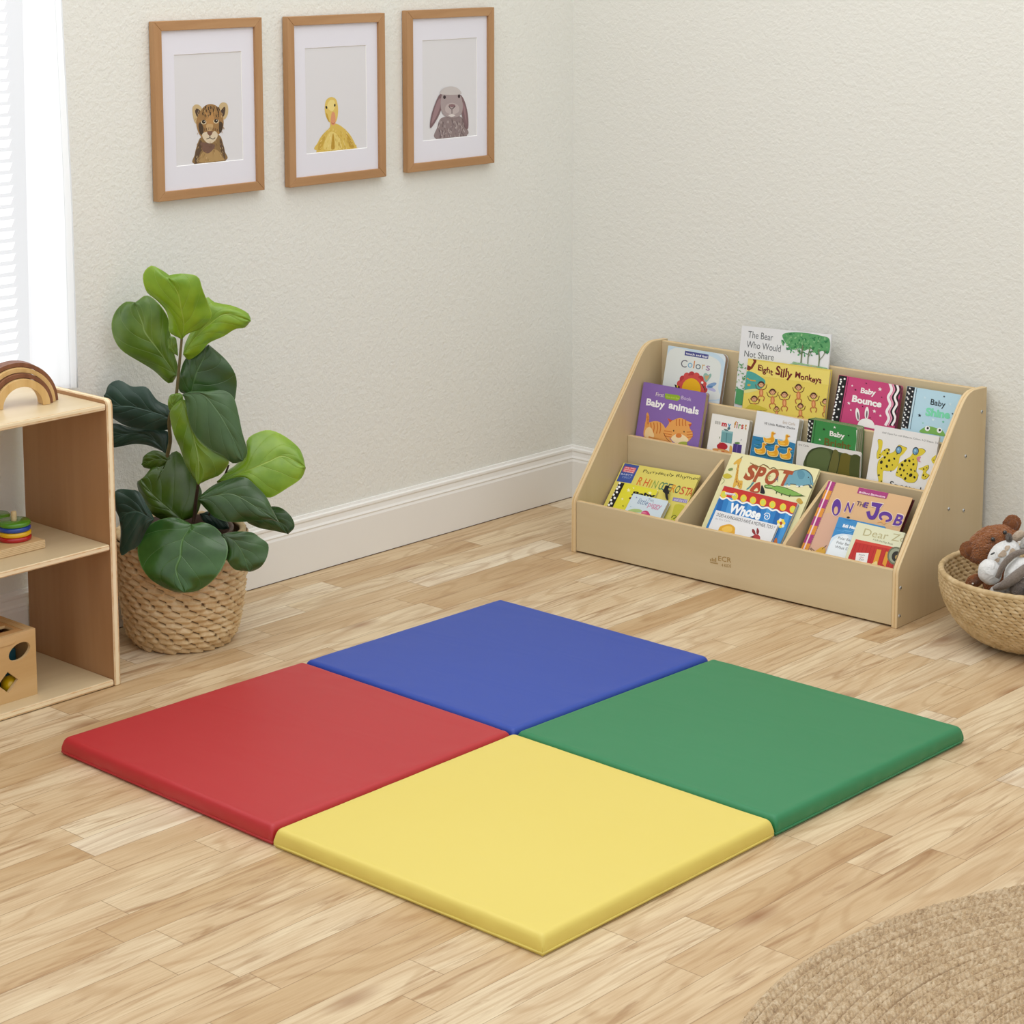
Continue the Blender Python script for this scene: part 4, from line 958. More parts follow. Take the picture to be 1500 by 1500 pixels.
for k in range(150):
    x = 405+random.random()*195; y = 740+random.random()*370; 
    if abs(x-503) < (95 if y < 930 else 88) and not (430 < x < 580 and 810 < y < 960): A.line(random.choice(['#c7a878', '#6d5238', '#a98655', '#86683f', '#d2b78a']), 2.6, (x, y), (x+(x-503)*.06, y+13))
A.done('lion_cub_portrait', r)

r, A = picture(-.9988, -.6949, .9125, 1.296, 'wooden framed portrait of a yellow duckling, middle of the three')
A.z(400, 0, .226667)
A.smooth('#d9bb5c', (283, 972), (290, 920), (320, 870), (365, 825), (372, 790), (410, 800), (440, 815), (480, 850), (510, 890), (538, 950), (535, 960))
A.poly('#d9bb5c', (286, 945), (538, 935), (545, 985), (276, 1000))
A.smooth('#e6cf7a', (330, 965), (350, 880), (380, 850), (420, 880), (440, 960)); A.smooth('#c49e3c', (470, 870), (490, 880), (525, 945), (500, 955), (480, 900)); A.smooth('#c9a544', (290, 965), (300, 920), (330, 880), (335, 900), (310, 965))
A.smooth('#bb9434', (376, 960), (380, 900), (388, 860), (396, 900), (398, 958))
A.smooth('#dfc267', (335, 680), (345, 645), (375, 627), (405, 640), (418, 680), (420, 730), (412, 775), (395, 800), (370, 795), (345, 760), (335, 720))
A.smooth('#ecd88a', (350, 690), (365, 650), (395, 650), (400, 690), (380, 720)); A.smooth('#c49e3c', (340, 730), (352, 740), (365, 790), (350, 770))
A.oval('#2b2416', 345, 694, 6, 10, -10); A.oval('#2b2416', 399, 680, 5, 10, 5)
A.smooth('#dc9a72', (378, 735), (388, 722), (400, 735), (404, 780), (398, 806), (380, 806), (372, 785)); A.line('#a8553f', 3.5, (378, 792), (387, 801), (397, 792))
for k in range(110):
    x = 290+random.random()*240; y = 830+random.random()*140
    if abs(x-405) < 60+(y-830)*.5: A.line(random.choice(['#ead07c', '#cfae4c', '#f0dc98', '#c9a544']), 2.6, (x, y), (x+(x-405)*.08, y+14))
A.done('duckling_portrait', r)

r, A = picture(-.6225, -.3203, .9150, 1.299, 'wooden framed portrait of a lop-eared grey rabbit, nearest the corner')
A.z(400, 0, .226667)
A.smooth('#8f7f80', (1052, 895), (1062, 820), (1085, 765), (1150, 750), (1215, 755), (1240, 810), (1252, 873))
A.poly('#8f7f80', (1058, 850), (1250, 840), (1256, 900), (1048, 915))
random.seed(6)
for k in range(90):
    x = 1070+random.random()*165; y = 770+random.random()*125; A.line(random.choice(['#b3a6a6', '#6d5f62', '#7d6e70', '#c0b4b3']), 4, (x, y), (x+random.random()*16-8, y+16))
A.smooth('#7d6468', (1015, 825), (1020, 760), (1040, 690), (1070, 620), (1095, 605), (1100, 660), (1075, 740), (1035, 810)); A.smooth('#9b7f84', (1025, 800), (1040, 720), (1065, 650), (1085, 640), (1070, 720))
A.smooth('#7d6468', (1260, 830), (1240, 820), (1220, 740), (1205, 640), (1210, 612), (1232, 640), (1252, 700), (1262, 770)); A.smooth('#97797f', (1250, 800), (1235, 730), (1222, 660), (1242, 700))
A.smooth('#a89a9b', (1085, 700), (1085, 640), (1100, 600), (1150, 575), (1200, 600), (1222, 650), (1225, 710), (1205, 750), (1155, 760), (1105, 745))
A.smooth('#c9c3c2', (1078, 605), (1100, 572), (1150, 558), (1195, 572), (1218, 605), (1180, 612), (1120, 612)); A.smooth('#bdb0b0', (1115, 720), (1120, 680), (1155, 665), (1195, 680), (1200, 720), (1160, 740))
A.oval('#3a2a2e', 1108, 628, 9, 12); A.oval('#3a2a2e', 1202, 622, 8, 12); A.smooth('#8a6c70', (1135, 680), (1155, 672), (1178, 680), (1158, 695)); A.line('#4a3a3d', 5, (1135, 685), (1155, 705), (1178, 685)); A.line('#4a3a3d', 4, (1156, 705), (1156, 735)); A.smooth('#dcd5d3', (1132, 745), (1155, 738), (1178, 745), (1155, 755))
A.done('rabbit_portrait', r)

# ================================================================== LOW TOY SHELF
SX0, SX1, SY1, SY0, SH = .018, .303, -1.7237, -2.66, .5835
BW = wood('birch_shelf_top', '#cdb78f', '#d6c29c', '#ddccaa', 'y', .4, .35); BWV = wood('birch_shelf_side', '#a67b52', '#b1875e', '#bb9269', 'z', .5, .42)  # side wood browner than the top: interior shade put into its colour
EDY = ply_edge('birch_ply_edge_upright', 'Y', .0052, '#f0dfba', '#c79c68'); EDZ = ply_edge('birch_ply_edge_level', 'Z', .0042, '#f0dfba', '#c99f6c')
ts = thing('toy_shelf', (.16, -2.2, 0), 'low birch plywood open toy shelf beside the potted plant, cut by the left edge', 'shelf')
def sp(y0):
    o = [(SX0, y0, 0), (SX1, y0, 0), (SX1, y0, SH-.012), (SX1-.0035, y0, SH-.0035), (SX1-.012, y0, SH), (SX0, y0, SH)]
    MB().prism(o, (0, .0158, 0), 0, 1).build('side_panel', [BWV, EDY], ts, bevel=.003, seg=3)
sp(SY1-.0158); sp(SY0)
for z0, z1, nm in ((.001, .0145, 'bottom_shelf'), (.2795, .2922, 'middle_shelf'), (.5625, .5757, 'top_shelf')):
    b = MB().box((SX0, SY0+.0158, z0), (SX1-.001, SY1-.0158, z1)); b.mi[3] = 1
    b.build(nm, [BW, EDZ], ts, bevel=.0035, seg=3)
MB().tube([(.20, SY1, .145), (.20, SY1+.0018, .145)], .0065, 16).build('screw_cover', mat('pale_plastic_cap', '#dcd3bf', .4), ts)

# nesting rainbow arches
AD = Vector((math.cos(math.radians(74.2)), math.sin(math.radians(74.2)), 0)); AN = Vector((AD.y, -AD.x, 0))
ac = Vector((.2095, -1.8670, .5762))
DKW = wood('walnut_stained_arch', '#6d4430', '#7f5239', '#8d5f44', 'z', 2, .5); LTW = wood('pale_beech_arch', '#c9a164', '#d6b073', '#dfbd84', 'z', 2, .5)
for i, (ri, ro, M, lb) in enumerate(((.0400, .0548, LTW, 'smallest pale wooden arch, front of the nesting rainbow'), (.0560, .0640, DKW, 'second smallest wooden arch, brown, around the pale innermost one'), (.0650, .0735, LTW, 'second largest wooden arch, pale, between two brown ones'), (.0745, .0825, DKW, 'largest brown wooden arch at the back of the nesting rainbow'))):
    c = ac-AN*(.0095*i)+AD*(-.0004*i); L = []
    for k in range(33): q = PI*k/32; L.append(c+AD*(ro*math.cos(q))+EZ*(ro*math.sin(q)))
    for k in range(33): q = PI-PI*k/32; L.append(c+AD*(ri*math.cos(q))+EZ*(ri*math.sin(q)))
    o = MB().prism(L, -AN*.031).build('rainbow_arch', M, origin=tuple(c-AN*.015), bevel=.002, seg=3)
    tag(o, lb, 'toy arch', 'nesting rainbow arches')

# peg and ring stacking board
pb = thing('peg_board', (.16, -1.93, .2922), 'plywood peg board base with two pegs carrying colored discs, middle shelf', 'stacking toy')
b = MB().box((.085, -2.07, .2923), (.2290, -1.8400, .3095)); b.mi[3] = 1
b.build('board', [wood('beech_board', '#cfa973', '#d8b47f', '#dfbf8d', 'y', 1, .5), ply_edge('board_ply_edge', 'Z', .0017, '#dcc196', '#b08655')], pb, bevel=.002)
PEGW = mat('peg_wood', '#dcc79b', .6, .3, noise=('#c3a878', 200))
RG = {'green': '#4f8f1e', 'blue': '#13409c', 'yellow': '#e6b311', 'red': '#b3121f'}
for (cx, cy, where) in ((.1815, -1.8790, 'front'), (.1135, -1.8790, 'rear')):
    MB().tube([(cx, cy, .3095), (cx, cy, .3640), (cx, cy, .3655), (cx, cy, .3665)], [.0055, .0055, .0045, .0022], 14).build('peg', PEGW, pb, smooth=True)
    for k, cn in enumerate(('red', 'yellow', 'blue', 'green')):
        z0 = .3096+k*.0096; R_ = .0332-.0004*k
        prof = [(.0065, 0), (R_-.002, 0), (R_, .002), (R_, .0072), (R_-.002, .0093), (.0065, .0093), (.0065, 0)]
        o = MB().lathe(prof, (cx, cy, z0), 40).build('stacking_disc', mat('gloss_paint_'+cn, RG[cn], .22, .5, coat=.5), smooth=True, origin=(cx, cy, z0))
        md = o.modifiers.new('e', 'EDGE_SPLIT'); md.split_angle = math.radians(50)
        tag(o, f'{cn} wooden disc {["at the bottom","second from the bottom","third from the bottom","on top"][k]} of the {where} peg stack', 'stacking disc', 'painted stacking discs')

# shape sorter cube
sc = thing('shape_sorter', (.193, -1.958, .0145), 'pale wooden shape sorter box with an oval and a diamond hole, bottom shelf', 'toy')
CX1, CY1, S_C = .259, -1.8925, .1335; cz = .0147; CX0, CY0 = CX1-S_C, CY1-S_C; t0 = .0075
CW = wood('sorter_wood', '#c39c66', '#cca772', '#d5b382', 'y', .8, .5); CWE = mat('sorter_cut_edge', '#dcb986', .6)
def ell(c, a, b_, rot, n=28):
    ca, sa = math.cos(rot), math.sin(rot); return [(CX1, c[0]+a*math.cos(2*PI*i/n)*ca-b_*math.sin(2*PI*i/n)*sa, c[1]+a*math.cos(2*PI*i/n)*sa+b_*math.sin(2*PI*i/n)*ca) for i in range(n)]
F = [(CX1, CY0, cz), (CX1, CY1, cz), (CX1, CY1, cz+S_C), (CX1, CY0, cz+S_C)]
dia = [(CX1, -1.959+a, .0555+b_) for a, b_ in ((0, -.0215), (.0235, 0), (0, .0215), (-.0235, 0))]
sq = [(CX1, -2.008+a, .108+b_) for a, b_ in ((-.018, -.018), (.018, -.018), (.018, .018), (-.018, .018))]
MB().holed([F, ell((-1.9305, .1105), .0255, .0165, .28), dia, sq], (-t0, 0, 0), 0, 1).build('front_panel', [CW, CWE], sc)
MB().box((CX0, CY0, cz), (CX0+t0, CY1, cz+S_C)).build('rear_panel', CW, sc)
MB().box((CX0+t0, CY1-t0, cz), (CX1-t0, CY1, cz+S_C)).build('side_panel', CW, sc); MB().box((CX0+t0, CY0, cz), (CX1-t0, CY0+t0, cz+S_C)).build('side_panel', CW, sc)
MB().box((CX0+t0, CY0+t0, cz), (CX1-t0, CY1-t0, cz+.005)).build('bottom_panel', CW, sc)
zt = cz+S_C-.006
R2 = lambda x0, x1, y0, y1: [(x0, y0, zt), (x1, y0, zt), (x1, y1, zt), (x0, y1, zt)]
MB().holed([R2(CX0+t0, CX1-t0, CY0+t0, CY1-t0-.014), R2(.200, .232, -1.954, -1.922)], (0, 0, .0055), 0, 1).build('sliding_lid', [wood('lid_wood', '#bf8a50', '#c8965c', '#d0a068', 'y', .8, .5), CWE], sc)
MB().box((CX0+t0, CY1-t0-.0125, zt), (CX1-t0, CY1-t0, zt+.0055)).build('lid_rail', CW, sc)
tb = []
for k in range(9): q = -PI/2+PI*k/8; tb.append((CX1+.0002, -1.948+.009*math.cos(q), .1385+.009*math.sin(q)))
tb += [(CX1+.0002, -1.985, .1475), (CX1+.0002, -1.985, .1295)]
MB().prism(tb, (.0016, 0, 0)).build('pull_tab', CW, sc, bevel=.0006)
o = MB().ball((.2325, -1.936, .0204+.0185), (.0185,)*3, seg=24, ring=16).build('wooden_ball', mat('gloss_yellow', '#e8c011', .3, .5, coat=.4), smooth=True, origin=(.2325, -1.936, .0389)); tag(o, 'yellow ball seen through the diamond hole of the shape sorter', 'toy ball')
o = MB().box((.180, -1.938, .0202), (.210, -1.9045, .100)).build('wooden_block', mat('gloss_teal', '#2c7285', .35), origin=(.195, -1.92, .02), bevel=.003); tag(o, 'teal block seen through the oval hole of the shape sorter', 'toy block')
o = MB().box((.145, -1.935, .0202), (.173, -1.903, .124)).build('wooden_block', mat('gloss_crimson', '#a02a33', .35), origin=(.159, -1.919, .02), bevel=.003); tag(o, 'red block deep inside the shape sorter behind the teal one', 'toy block')

# ================================================================== HOUSEPLANT AND ITS BASKET
PX, PY = .170, -1.457; N0 = Vector((.6747, -.7381, 0)).normalized()
def m_straw(name, cs, dark):
    t = NT(name); v = t.coord((1, 1, 1)); n = t.noise(v, 38, 3, .6); n2 = t.noise(t.coord((60, 60, 260)), 2, 3, .6)
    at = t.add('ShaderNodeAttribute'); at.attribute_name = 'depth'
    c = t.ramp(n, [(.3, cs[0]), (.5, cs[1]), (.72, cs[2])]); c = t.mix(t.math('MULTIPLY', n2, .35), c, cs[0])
    c = t.mix(t.ramp(at.outputs['Fac'], [(.02, .85), (.34, 0.0)]), c, dark)  # crevices of the weave darkened: occlusion painted into the straw colour
    t.ln(c, t.b.inputs['Base Color']); t.b.inputs['Roughness'].default_value = .62; t.b.inputs['Specular IOR Level'].default_value = .3
    t.bump(n2, .35, .0015); return t.m
def solid(ob):
    at = ob.data.attributes.new('depth', 'FLOAT', 'POINT'); at.data.foreach_set('value', [.8]*len(ob.data.vertices)); return ob
def weave(prof, c, n_around, row_h, amp, skew, name, M, parent, seg, zstep, twill=.5, flip=1, lens=False):
    """lathe surface raised into overlapping strands; prof: smooth list of (r, z)"""
    P = catmull([(r, 0, z) for r, z in prof], 240); L = [0]
    for i in range(1, 240): L.append(L[-1]+(P[i]-P[i-1]).length)
    n = int(L[-1]/zstep); rows = []; cols = []; j = 0
    for i in range(n+1):
        s = L[-1]*i/n
        while j < 238 and L[j+1] < s: j += 1
        w = (s-L[j])/max(1e-9, L[j+1]-L[j]); p = P[j].lerp(P[j+1], w); tg = (P[j+1]-P[j]).normalized(); nr = Vector((tg.z, 0, -tg.x))*flip
        row = []; rw = s/row_h; k = int(rw); f = rw-k
        for q in range(seg):
            a = 2*PI*q/seg
            if lens:
                h = 0
                for ph_ in (0, .5):
                    F2 = rw/2+ph_; k2 = math.floor(F2); f2 = F2-k2; u2 = a/(2*PI)*n_around+ph_+skew*(f2-.5)+.13*math.sin(k2*2.1); u2 -= math.floor(u2)
                    wd_ = 1-abs(2*u2-1)**1.9+.10; hh = max(0., 1-abs(2*f2-1)/wd_)
                    h = max(h, hh**.62*(.62+.28*u2+.12*math.sin(k2*5.3+math.floor(a/(2*PI)*n_around+ph_)*2.7)))
                h2 = h
            else:
                u = a/(2*PI)*n_around+twill*k+skew*f; fu = u-math.floor(u)
                h = (math.sin(PI*fu)**.75)*(math.sin(PI*f)**.6); h2 = h*(.7+.3*math.sin(PI*fu*.5+.4))
            r = p.x+nr.x*amp*h2; z = p.z+nr.z*amp*h2
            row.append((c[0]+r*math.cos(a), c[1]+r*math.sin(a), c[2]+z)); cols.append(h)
        rows.append(row)
    ob = MB().grid(rows, wrapu=True).build(name, M, parent, smooth=True, weld=False)
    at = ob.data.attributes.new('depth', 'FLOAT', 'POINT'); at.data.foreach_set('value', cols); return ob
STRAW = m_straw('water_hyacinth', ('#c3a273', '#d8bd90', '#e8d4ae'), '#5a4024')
bs = thing('woven_basket', (PX, PY, 0), 'tall natural woven basket holding the leafy plant beside the toy shelf', 'basket')
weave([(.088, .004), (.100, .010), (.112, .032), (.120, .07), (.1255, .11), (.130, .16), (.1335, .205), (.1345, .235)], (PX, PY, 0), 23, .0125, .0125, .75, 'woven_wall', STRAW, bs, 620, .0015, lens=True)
solid(MB().lathe([(.001, .003), (.09, .003), (.102, .012)], (PX, PY, 0), 48).build('base', STRAW, bs, smooth=True))
MB().lathe([(.127, .235), (.124, .18), (.118, .08), (.098, .012)], (PX, PY, 0), 48).build('lining', mat('dark_basket_inside', '#6a4c2c', .8), bs, smooth=True)
solid(MB().tube([(PX+.1310*math.cos(2*PI*k/60), PY+.1310*math.sin(2*PI*k/60), .237+.0015*math.sin(k*2.6)) for k in range(60)], .0072, 8, closed=True).build('rim', STRAW, bs, smooth=True))
for sgn in (-1, 1):
    ctr = Vector((PX, PY, .195))+RT*(sgn*.138)+N0*.02; b = MB(); Pn = []
    for k in range(13): q = PI*k/12; Pn.append(ctr+EZ*(.024*math.cos(q))+RT*(sgn*(.006+.012*math.sin(q)))+N0*.004*math.sin(q*3))
    solid(b.tube(Pn, .0042, 8).build('handle', STRAW, bs, smooth=True))

pl = thing('fiddle_leaf_fig', (PX, PY, .18), 'leafy green fiddle leaf fig with large glossy leaves growing out of the woven basket', 'houseplant')
MB().lathe([(.001, .0), (.095, 0), (.105, .05)], (PX, PY, .165), 40).build('soil', mat('dark_soil', '#2b2018', .95, .1, bump=(80, .8, .01)), pl, smooth=True)
MB().lathe([(.105, .05), (.112, .07), (.112, .078), (.105, .078), (.103, .03)], (PX, PY, .165), 40).build('nursery_pot_rim', mat('brown_plastic_pot', '#4a2c1c', .5), pl, smooth=True)
ZA = Z(140, 380, .213333); ZB = Z(140, 600, .253333)
def SP(q, off=0): return hit(N0, N0.dot(Vector((PX, PY, 0)))+off, q)
BARK = mat('green_brown_stem', '#6f6a3c', .6, noise=('#4f3f26', 60)); BARK2 = mat('brown_stem', '#4a3420', .7, noise=('#2f2014', 80))
def stem(pts, r, off, M=BARK, name='stem'):
    P = [SP(z(*p), o) for (z, p), o in zip(pts, off)]; P2 = catmull(P, 5*len(P)); n = len(P2)
    R = [r[0]+(r[1]-r[0])*i/(n-1) for i in range(n)]; return MB().tube(P2, R, 10).build(name, M, pl, smooth=True)
def fixz(p, z): return Vector((p.x, p.y, z))
soilp = [Vector((PX+.01, PY-.005, .17))]
def stem2(pts, r, off, M=BARK, start=None):
    P = ([start] if start else [])+[SP(z(*p), o) for (z, p), o in zip(pts, off)]; P2 = catmull(P, 5*len(P)); n = len(P2)
    return MB().tube(P2, [r[0]+(r[1]-r[0])*i/(n-1) for i in range(n)], 10).build('stem', M, pl, smooth=True)
stem2([(ZB, (565, 650)), (ZB, (578, 540)), (ZB, (592, 440)), (ZB, (600, 360))], (.0045, .0032), (.02, .03, .045, .05), BARK2, Vector((PX+.02, PY-.02, .168)))
stem2([(ZB, (430, 480)), (ZB, (412, 300)), (ZB, (432, 180)), (ZA, (505, 1100)), (ZA, (550, 950)), (ZA, (568, 800)), (ZA, (590, 560)), (ZA, (604, 430)), (ZA, (588, 340)), (ZA, (565, 230))], (.0055, .0022), (-.03, -.02, -.01, .0, .008, .012, .02, .024, .027, .03), BARK, Vector((PX-.01, PY, .168)))
stem2([(ZB, (660, 600)), (ZB, (700, 500)), (ZB, (740, 400)), (ZB, (770, 320))], (.0035, .002), (.0, .01, .02, .02), BARK2, Vector((PX+.03, PY+.02, .168)))

def m_leaf(name, c1, c2, vein, rough=.33):
    t = NT(name); uv = t.add('ShaderNodeTexCoord').outputs['UV']; sp = t.add('ShaderNodeSeparateXYZ'); t.ln(uv, sp.inputs[0])
    u = t.math('ABSOLUTE', t.math('SUBTRACT', t.math('MULTIPLY', sp.outputs[0], 2), 1)); v = sp.outputs[1]
    q = t.math('SUBTRACT', t.math('MULTIPLY', v, 4.4), t.math('MULTIPLY', t.math('POWER', u, .85), 1.9))
    fr = t.math('PINGPONG', q, .5)
    wd = t.math('SUBTRACT', .030, t.math('MULTIPLY', u, .022))
    side = t.math('SUBTRACT', 1, t.math('SMOOTH_MIN', t.math('DIVIDE', fr, wd), 1, .3), clamp=True)
    side = t.math('MULTIPLY', side, t.math('LESS_THAN', u, .93))
    mid = t.math('SUBTRACT', 1, t.math('DIVIDE', u, .035), clamp=True)
    vv = t.math('MAXIMUM', mid, t.math('MULTIPLY', side, .6))
    n = t.noise(t.coord((1, 1, 1)), 16, 3, .55); n2 = t.noise(t.coord((1, 1, 1)), 260, 2, .5)
    c = t.mix(t.ramp(n, [(.35, 0.0), (.7, 1.0)]), c1, c2); c = t.mix(t.math('MULTIPLY', vv, .75), c, vein)
    edge = t.math('GREATER_THAN', u, .975); c = t.mix(t.math('MULTIPLY', edge, .4), c, vein)
    t.ln(c, t.b.inputs['Base Color']); t.b.inputs['Roughness'].default_value = rough; t.b.inputs['Specular IOR Level'].default_value = .5
    swell = t.math('SINE', t.math('MULTIPLY', fr, PI))
    h = t.math('ADD', t.math('MULTIPLY', swell, .42), t.math('MULTIPLY', vv, -.5)); h = t.math('ADD', h, t.math('MULTIPLY', n, .6)); h = t.math('ADD', h, t.math('MULTIPLY', n2, .05))
    t.bump(h, .45, .005); t.b.inputs['Coat Weight'].default_value = .3 if rough < .35 else .1; t.b.inputs['Coat Roughness'].default_value = .22
    tl = t.add('ShaderNodeBsdfTranslucent'); t.ln(c, tl.inputs['Color']); mx = t.add('ShaderNodeMixShader'); mx.inputs[0].default_value = .10
    t.ln(t.b.outputs[0], mx.inputs[1]); t.ln(tl.outputs[0], mx.inputs[2]); t.ln(mx.outputs[0], t.out.inputs['Surface']); return t.m
LB = m_leaf('leaf_bright', '#6c9412', '#88aa22', '#a5bf4e'); LM = m_leaf('leaf_mid', '#547818', '#729022', '#9db868')
LG = m_leaf('leaf_grey_green', '#3c5a32', '#48683c', '#66845a', .42); LD = m_leaf('leaf_dark', '#28461a', '#365a22', '#5b7d48'); LT = m_leaf('leaf_deep_teal', '#1b352b', '#274637', '#45685a', .4); LO = m_leaf('leaf_olive', '#344d10', '#456318', '#5d7a3c')
LF = m_leaf('leaf_glossy_front', '#2a501c', '#3a6628', '#6a9455', .24)
def leaf(zf, midr, left, right, M, off=0., tz=0., tr=0., curl=.012, wav=.004, seed=0, pet=None):
    """leaf blade: mid rib, left and right rims measured from base to tip, lying on its own tilted surface"""
    n = (N0+EZ*tz+RT*tr).normalized(); base = SP(zf(*midr[0]), off); d = n.dot(base)
    pr = lambda p: hit(n, d, zf(*p))
    NV, NU = 30, 9
    m = catmull([pr(p) for p in midr], NV)
    l = catmull([pr(p) for p in [midr[0]]+left+[midr[-1]]], NV); r = catmull([pr(p) for p in [midr[0]]+right+[midr[-1]]], NV)
    rnd = random.Random(seed); ph = [rnd.random()*6 for _ in range(4)]; rows = []; b = MB(); b.uv = []
    W = max((l[i]-r[i]).length for i in range(NV))
    for i in range(NV):
        row = []; t = i/(NV-1)
        for k in range(-NU, NU+1):
            s = abs(k)/NU; e = l[i] if k < 0 else r[i]; p = m[i].lerp(e, s)
            hgt = -curl*s*s*(1 if k < 0 else .8)+.25*curl*math.sin(PI*s)+wav*s*s*math.sin(t*13+ph[0 if k < 0 else 1])+wav*.5*s*math.sin(t*23+ph[2])-curl*.9*(t-.5)**2*2
            hgt += .0009*math.sin(s*PI)*math.sin((t*4.4-s*1.9)*2*PI)*.6
            row.append(p+n*hgt); b.uv.append((.5+.5*k/NU, t))
        rows.append(row)
    b.grid(rows); o = b.build('leaf', M, pl, smooth=True)
    if pet:
        P = [base-n*.001]+[SP(zf2(*p), o2) for (zf2, p, o2) in pet]
        MB().tube(catmull(P, 10), [.0022]*10, 8).build('leaf_stalk', BARK, pl, smooth=True)
    return o
# crown
leaf(ZA, [(552, 800), (430, 620), (340, 500), (322, 440), (262, 300)], [(500, 862), (400, 785), (280, 705), (150, 610), (98, 480), (115, 375), (190, 300)], [(552, 720), (530, 640), (505, 520), (485, 400), (430, 310), (340, 255)], m_leaf('leaf_darker_mid', '#46681a', '#618020', '#93ad60', .3), -.012, .0, -.1, .012, .003, 1)  # this blade has its own darker olive green
leaf(ZA, [(592, 560), (606, 450), (590, 350), (566, 235), (500, 135)], [(540, 548), (500, 510), (500, 440), (478, 370), (410, 300), (350, 240), (322, 130), (378, 66), (450, 100)], [(640, 520), (720, 495), (795, 410), (770, 320), (732, 210), (700, 135), (600, 118), (530, 128)], LB, .030, -.25, .1, .014, .003, 2)
leaf(ZA, [(600, 655), (690, 530), (800, 430), (900, 375), (1068, 425)], [(615, 580), (680, 440), (755, 262), (820, 295), (950, 322), (1050, 372)], [(640, 692), (720, 640), (780, 575), (880, 530), (960, 480), (1025, 470)], LB, .004, .15, .15, .012, .003, 3)
leaf(ZA, [(565, 665), (530, 620), (502, 535)], [(515, 640), (496, 600), (492, 560)], [(560, 600), (550, 545), (520, 530)], LM, .006, 0, 0, .004, .001, 4)
leaf(ZA, [(650, 945), (690, 780), (740, 680), (775, 588)], [(570, 900), (585, 760), (620, 680), (690, 622)], [(780, 1000), (930, 1010), (966, 900), (962, 800), (915, 715), (850, 650)], LD, -.012, .1, .1, .010, .003, 5)
leaf(ZA, [(590, 928), (730, 925), (830, 1030), (910, 1160), (970, 1290), (1010, 1385)], [(610, 960), (628, 1050), (650, 1150), (700, 1230), (780, 1300), (870, 1345), (940, 1402)], [(660, 905), (760, 905), (870, 898), (945, 945), (980, 1060), (1005, 1180), (1040, 1320)], LG, .058, .22, .1, .012, .003, 6)
leaf(ZA, [(588, 965), (640, 1100), (680, 1250), (705, 1400), (700, 1550)], [(560, 975), (498, 1050), (512, 1150), (560, 1280), (600, 1400), (650, 1490)], [(625, 990), (655, 1150), (740, 1270), (860, 1340), (912, 1390), (850, 1480), (760, 1520)], LM, .045, .12, -.1, .012, .003, 7)
leaf(ZA, [(560, 1060), (530, 990), (545, 925)], [(505, 1040), (495, 980), (510, 935)], [(585, 1010), (600, 950), (580, 922)], LM, .02, 0, 0, .004, .001, 8)
leaf(ZA, [(508, 1090), (400, 1050), (250, 1010), (120, 1000), (52, 935)], [(500, 1170), (400, 1178), (280, 1165), (180, 1140), (90, 1080), (45, 990)], [(500, 1020), (420, 975), (345, 880), (240, 875), (150, 833), (85, 862)], LT, .0, .1, -.1, .010, .003, 9)
leaf(ZA, [(490, 1352), (420, 1260), (330, 1200), (200, 1200), (60, 1230)], [(450, 1325), (370, 1285), (280, 1270), (180, 1285), (100, 1292)], [(512, 1270), (510, 1200), (420, 1165), (250, 1160), (110, 1130)], LT, -.02, .1, -.1, .008, .003, 10)
# middle
leaf(ZB, [(700, 412), (870, 355), (1000, 300), (1090, 268), (1215, 330)], [(750, 350), (810, 305), (868, 240), (880, 160), (985, 107), (1080, 135), (1165, 200), (1200, 262)], [(760, 420), (850, 402), (930, 470), (1010, 500), (1120, 440), (1190, 390)], LB, .04, .5, .1, .014, .004, 11)
leaf(ZB, [(440, 300), (360, 285), (262, 318)], [(430, 325), (350, 345), (280, 340)], [(420, 262), (335, 238), (275, 272)], LO, -.012, .1, -.1, .006, .002, 12)
leaf(ZB, [(500, 640), (420, 570), (330, 490), (260, 400)], [(440, 650), (350, 625), (285, 560), (240, 480), (230, 420)], [(580, 600), (610, 480), (570, 400), (520, 320), (470, 240), (420, 262), (420, 322), (330, 320)], LO, .03, .3, -.1, .012, .004, 13)
leaf(ZB, [(330, 640), (250, 590), (180, 600), (135, 640)], [(290, 700), (240, 790), (190, 820), (138, 836)], [(300, 570), (250, 480), (200, 466), (112, 470), (100, 560)], LT, .138, .15, -.1, .008, .003, 14)
leaf(ZB, [(555, 660), (500, 760), (490, 850), (465, 930), (512, 1056)], [(500, 632), (420, 622), (320, 650), (255, 715), (236, 800), (255, 890), (310, 975), (390, 1025), (455, 1050)], [(610, 648), (685, 675), (738, 735), (762, 805), (742, 890), (690, 970), (610, 1028), (560, 1050)], LF, .125, .42, 0, .012, .005, 15)
leaf(ZB, [(588, 520), (700, 495), (800, 490), (940, 570), (1058, 650)], [(615, 480), (700, 422), (850, 388), (925, 440), (985, 505), (1020, 575)], [(630, 570), (690, 622), (770, 648), (880, 645), (1000, 635)], LD, .075, .35, 0, .010, .003, 16)
leaf(ZB, [(860, 640), (980, 620), (1060, 650), (1112, 722)], [(890, 665), (960, 690), (1040, 705)], [(940, 600), (1010, 562), (1075, 572), (1130, 620), (1148, 680)], LD, .0, .2, 0, .008, .002, 17)
leaf(ZB, [(728, 720), (800, 760), (850, 830), (892, 938)], [(740, 790), (760, 870), (800, 922), (850, 932)], [(800, 705), (900, 708), (950, 740), (998, 780), (992, 850), (960, 905), (920, 930)], LD, .122, .3, .1, .008, .004, 18)
leaf(ZB, [(600, 600), (680, 620), (770, 680)], [(620, 640), (680, 670), (720, 690)], [(650, 585), (730, 600), (760, 640)], LT, .0, .6, 0, .006, .002, 19)

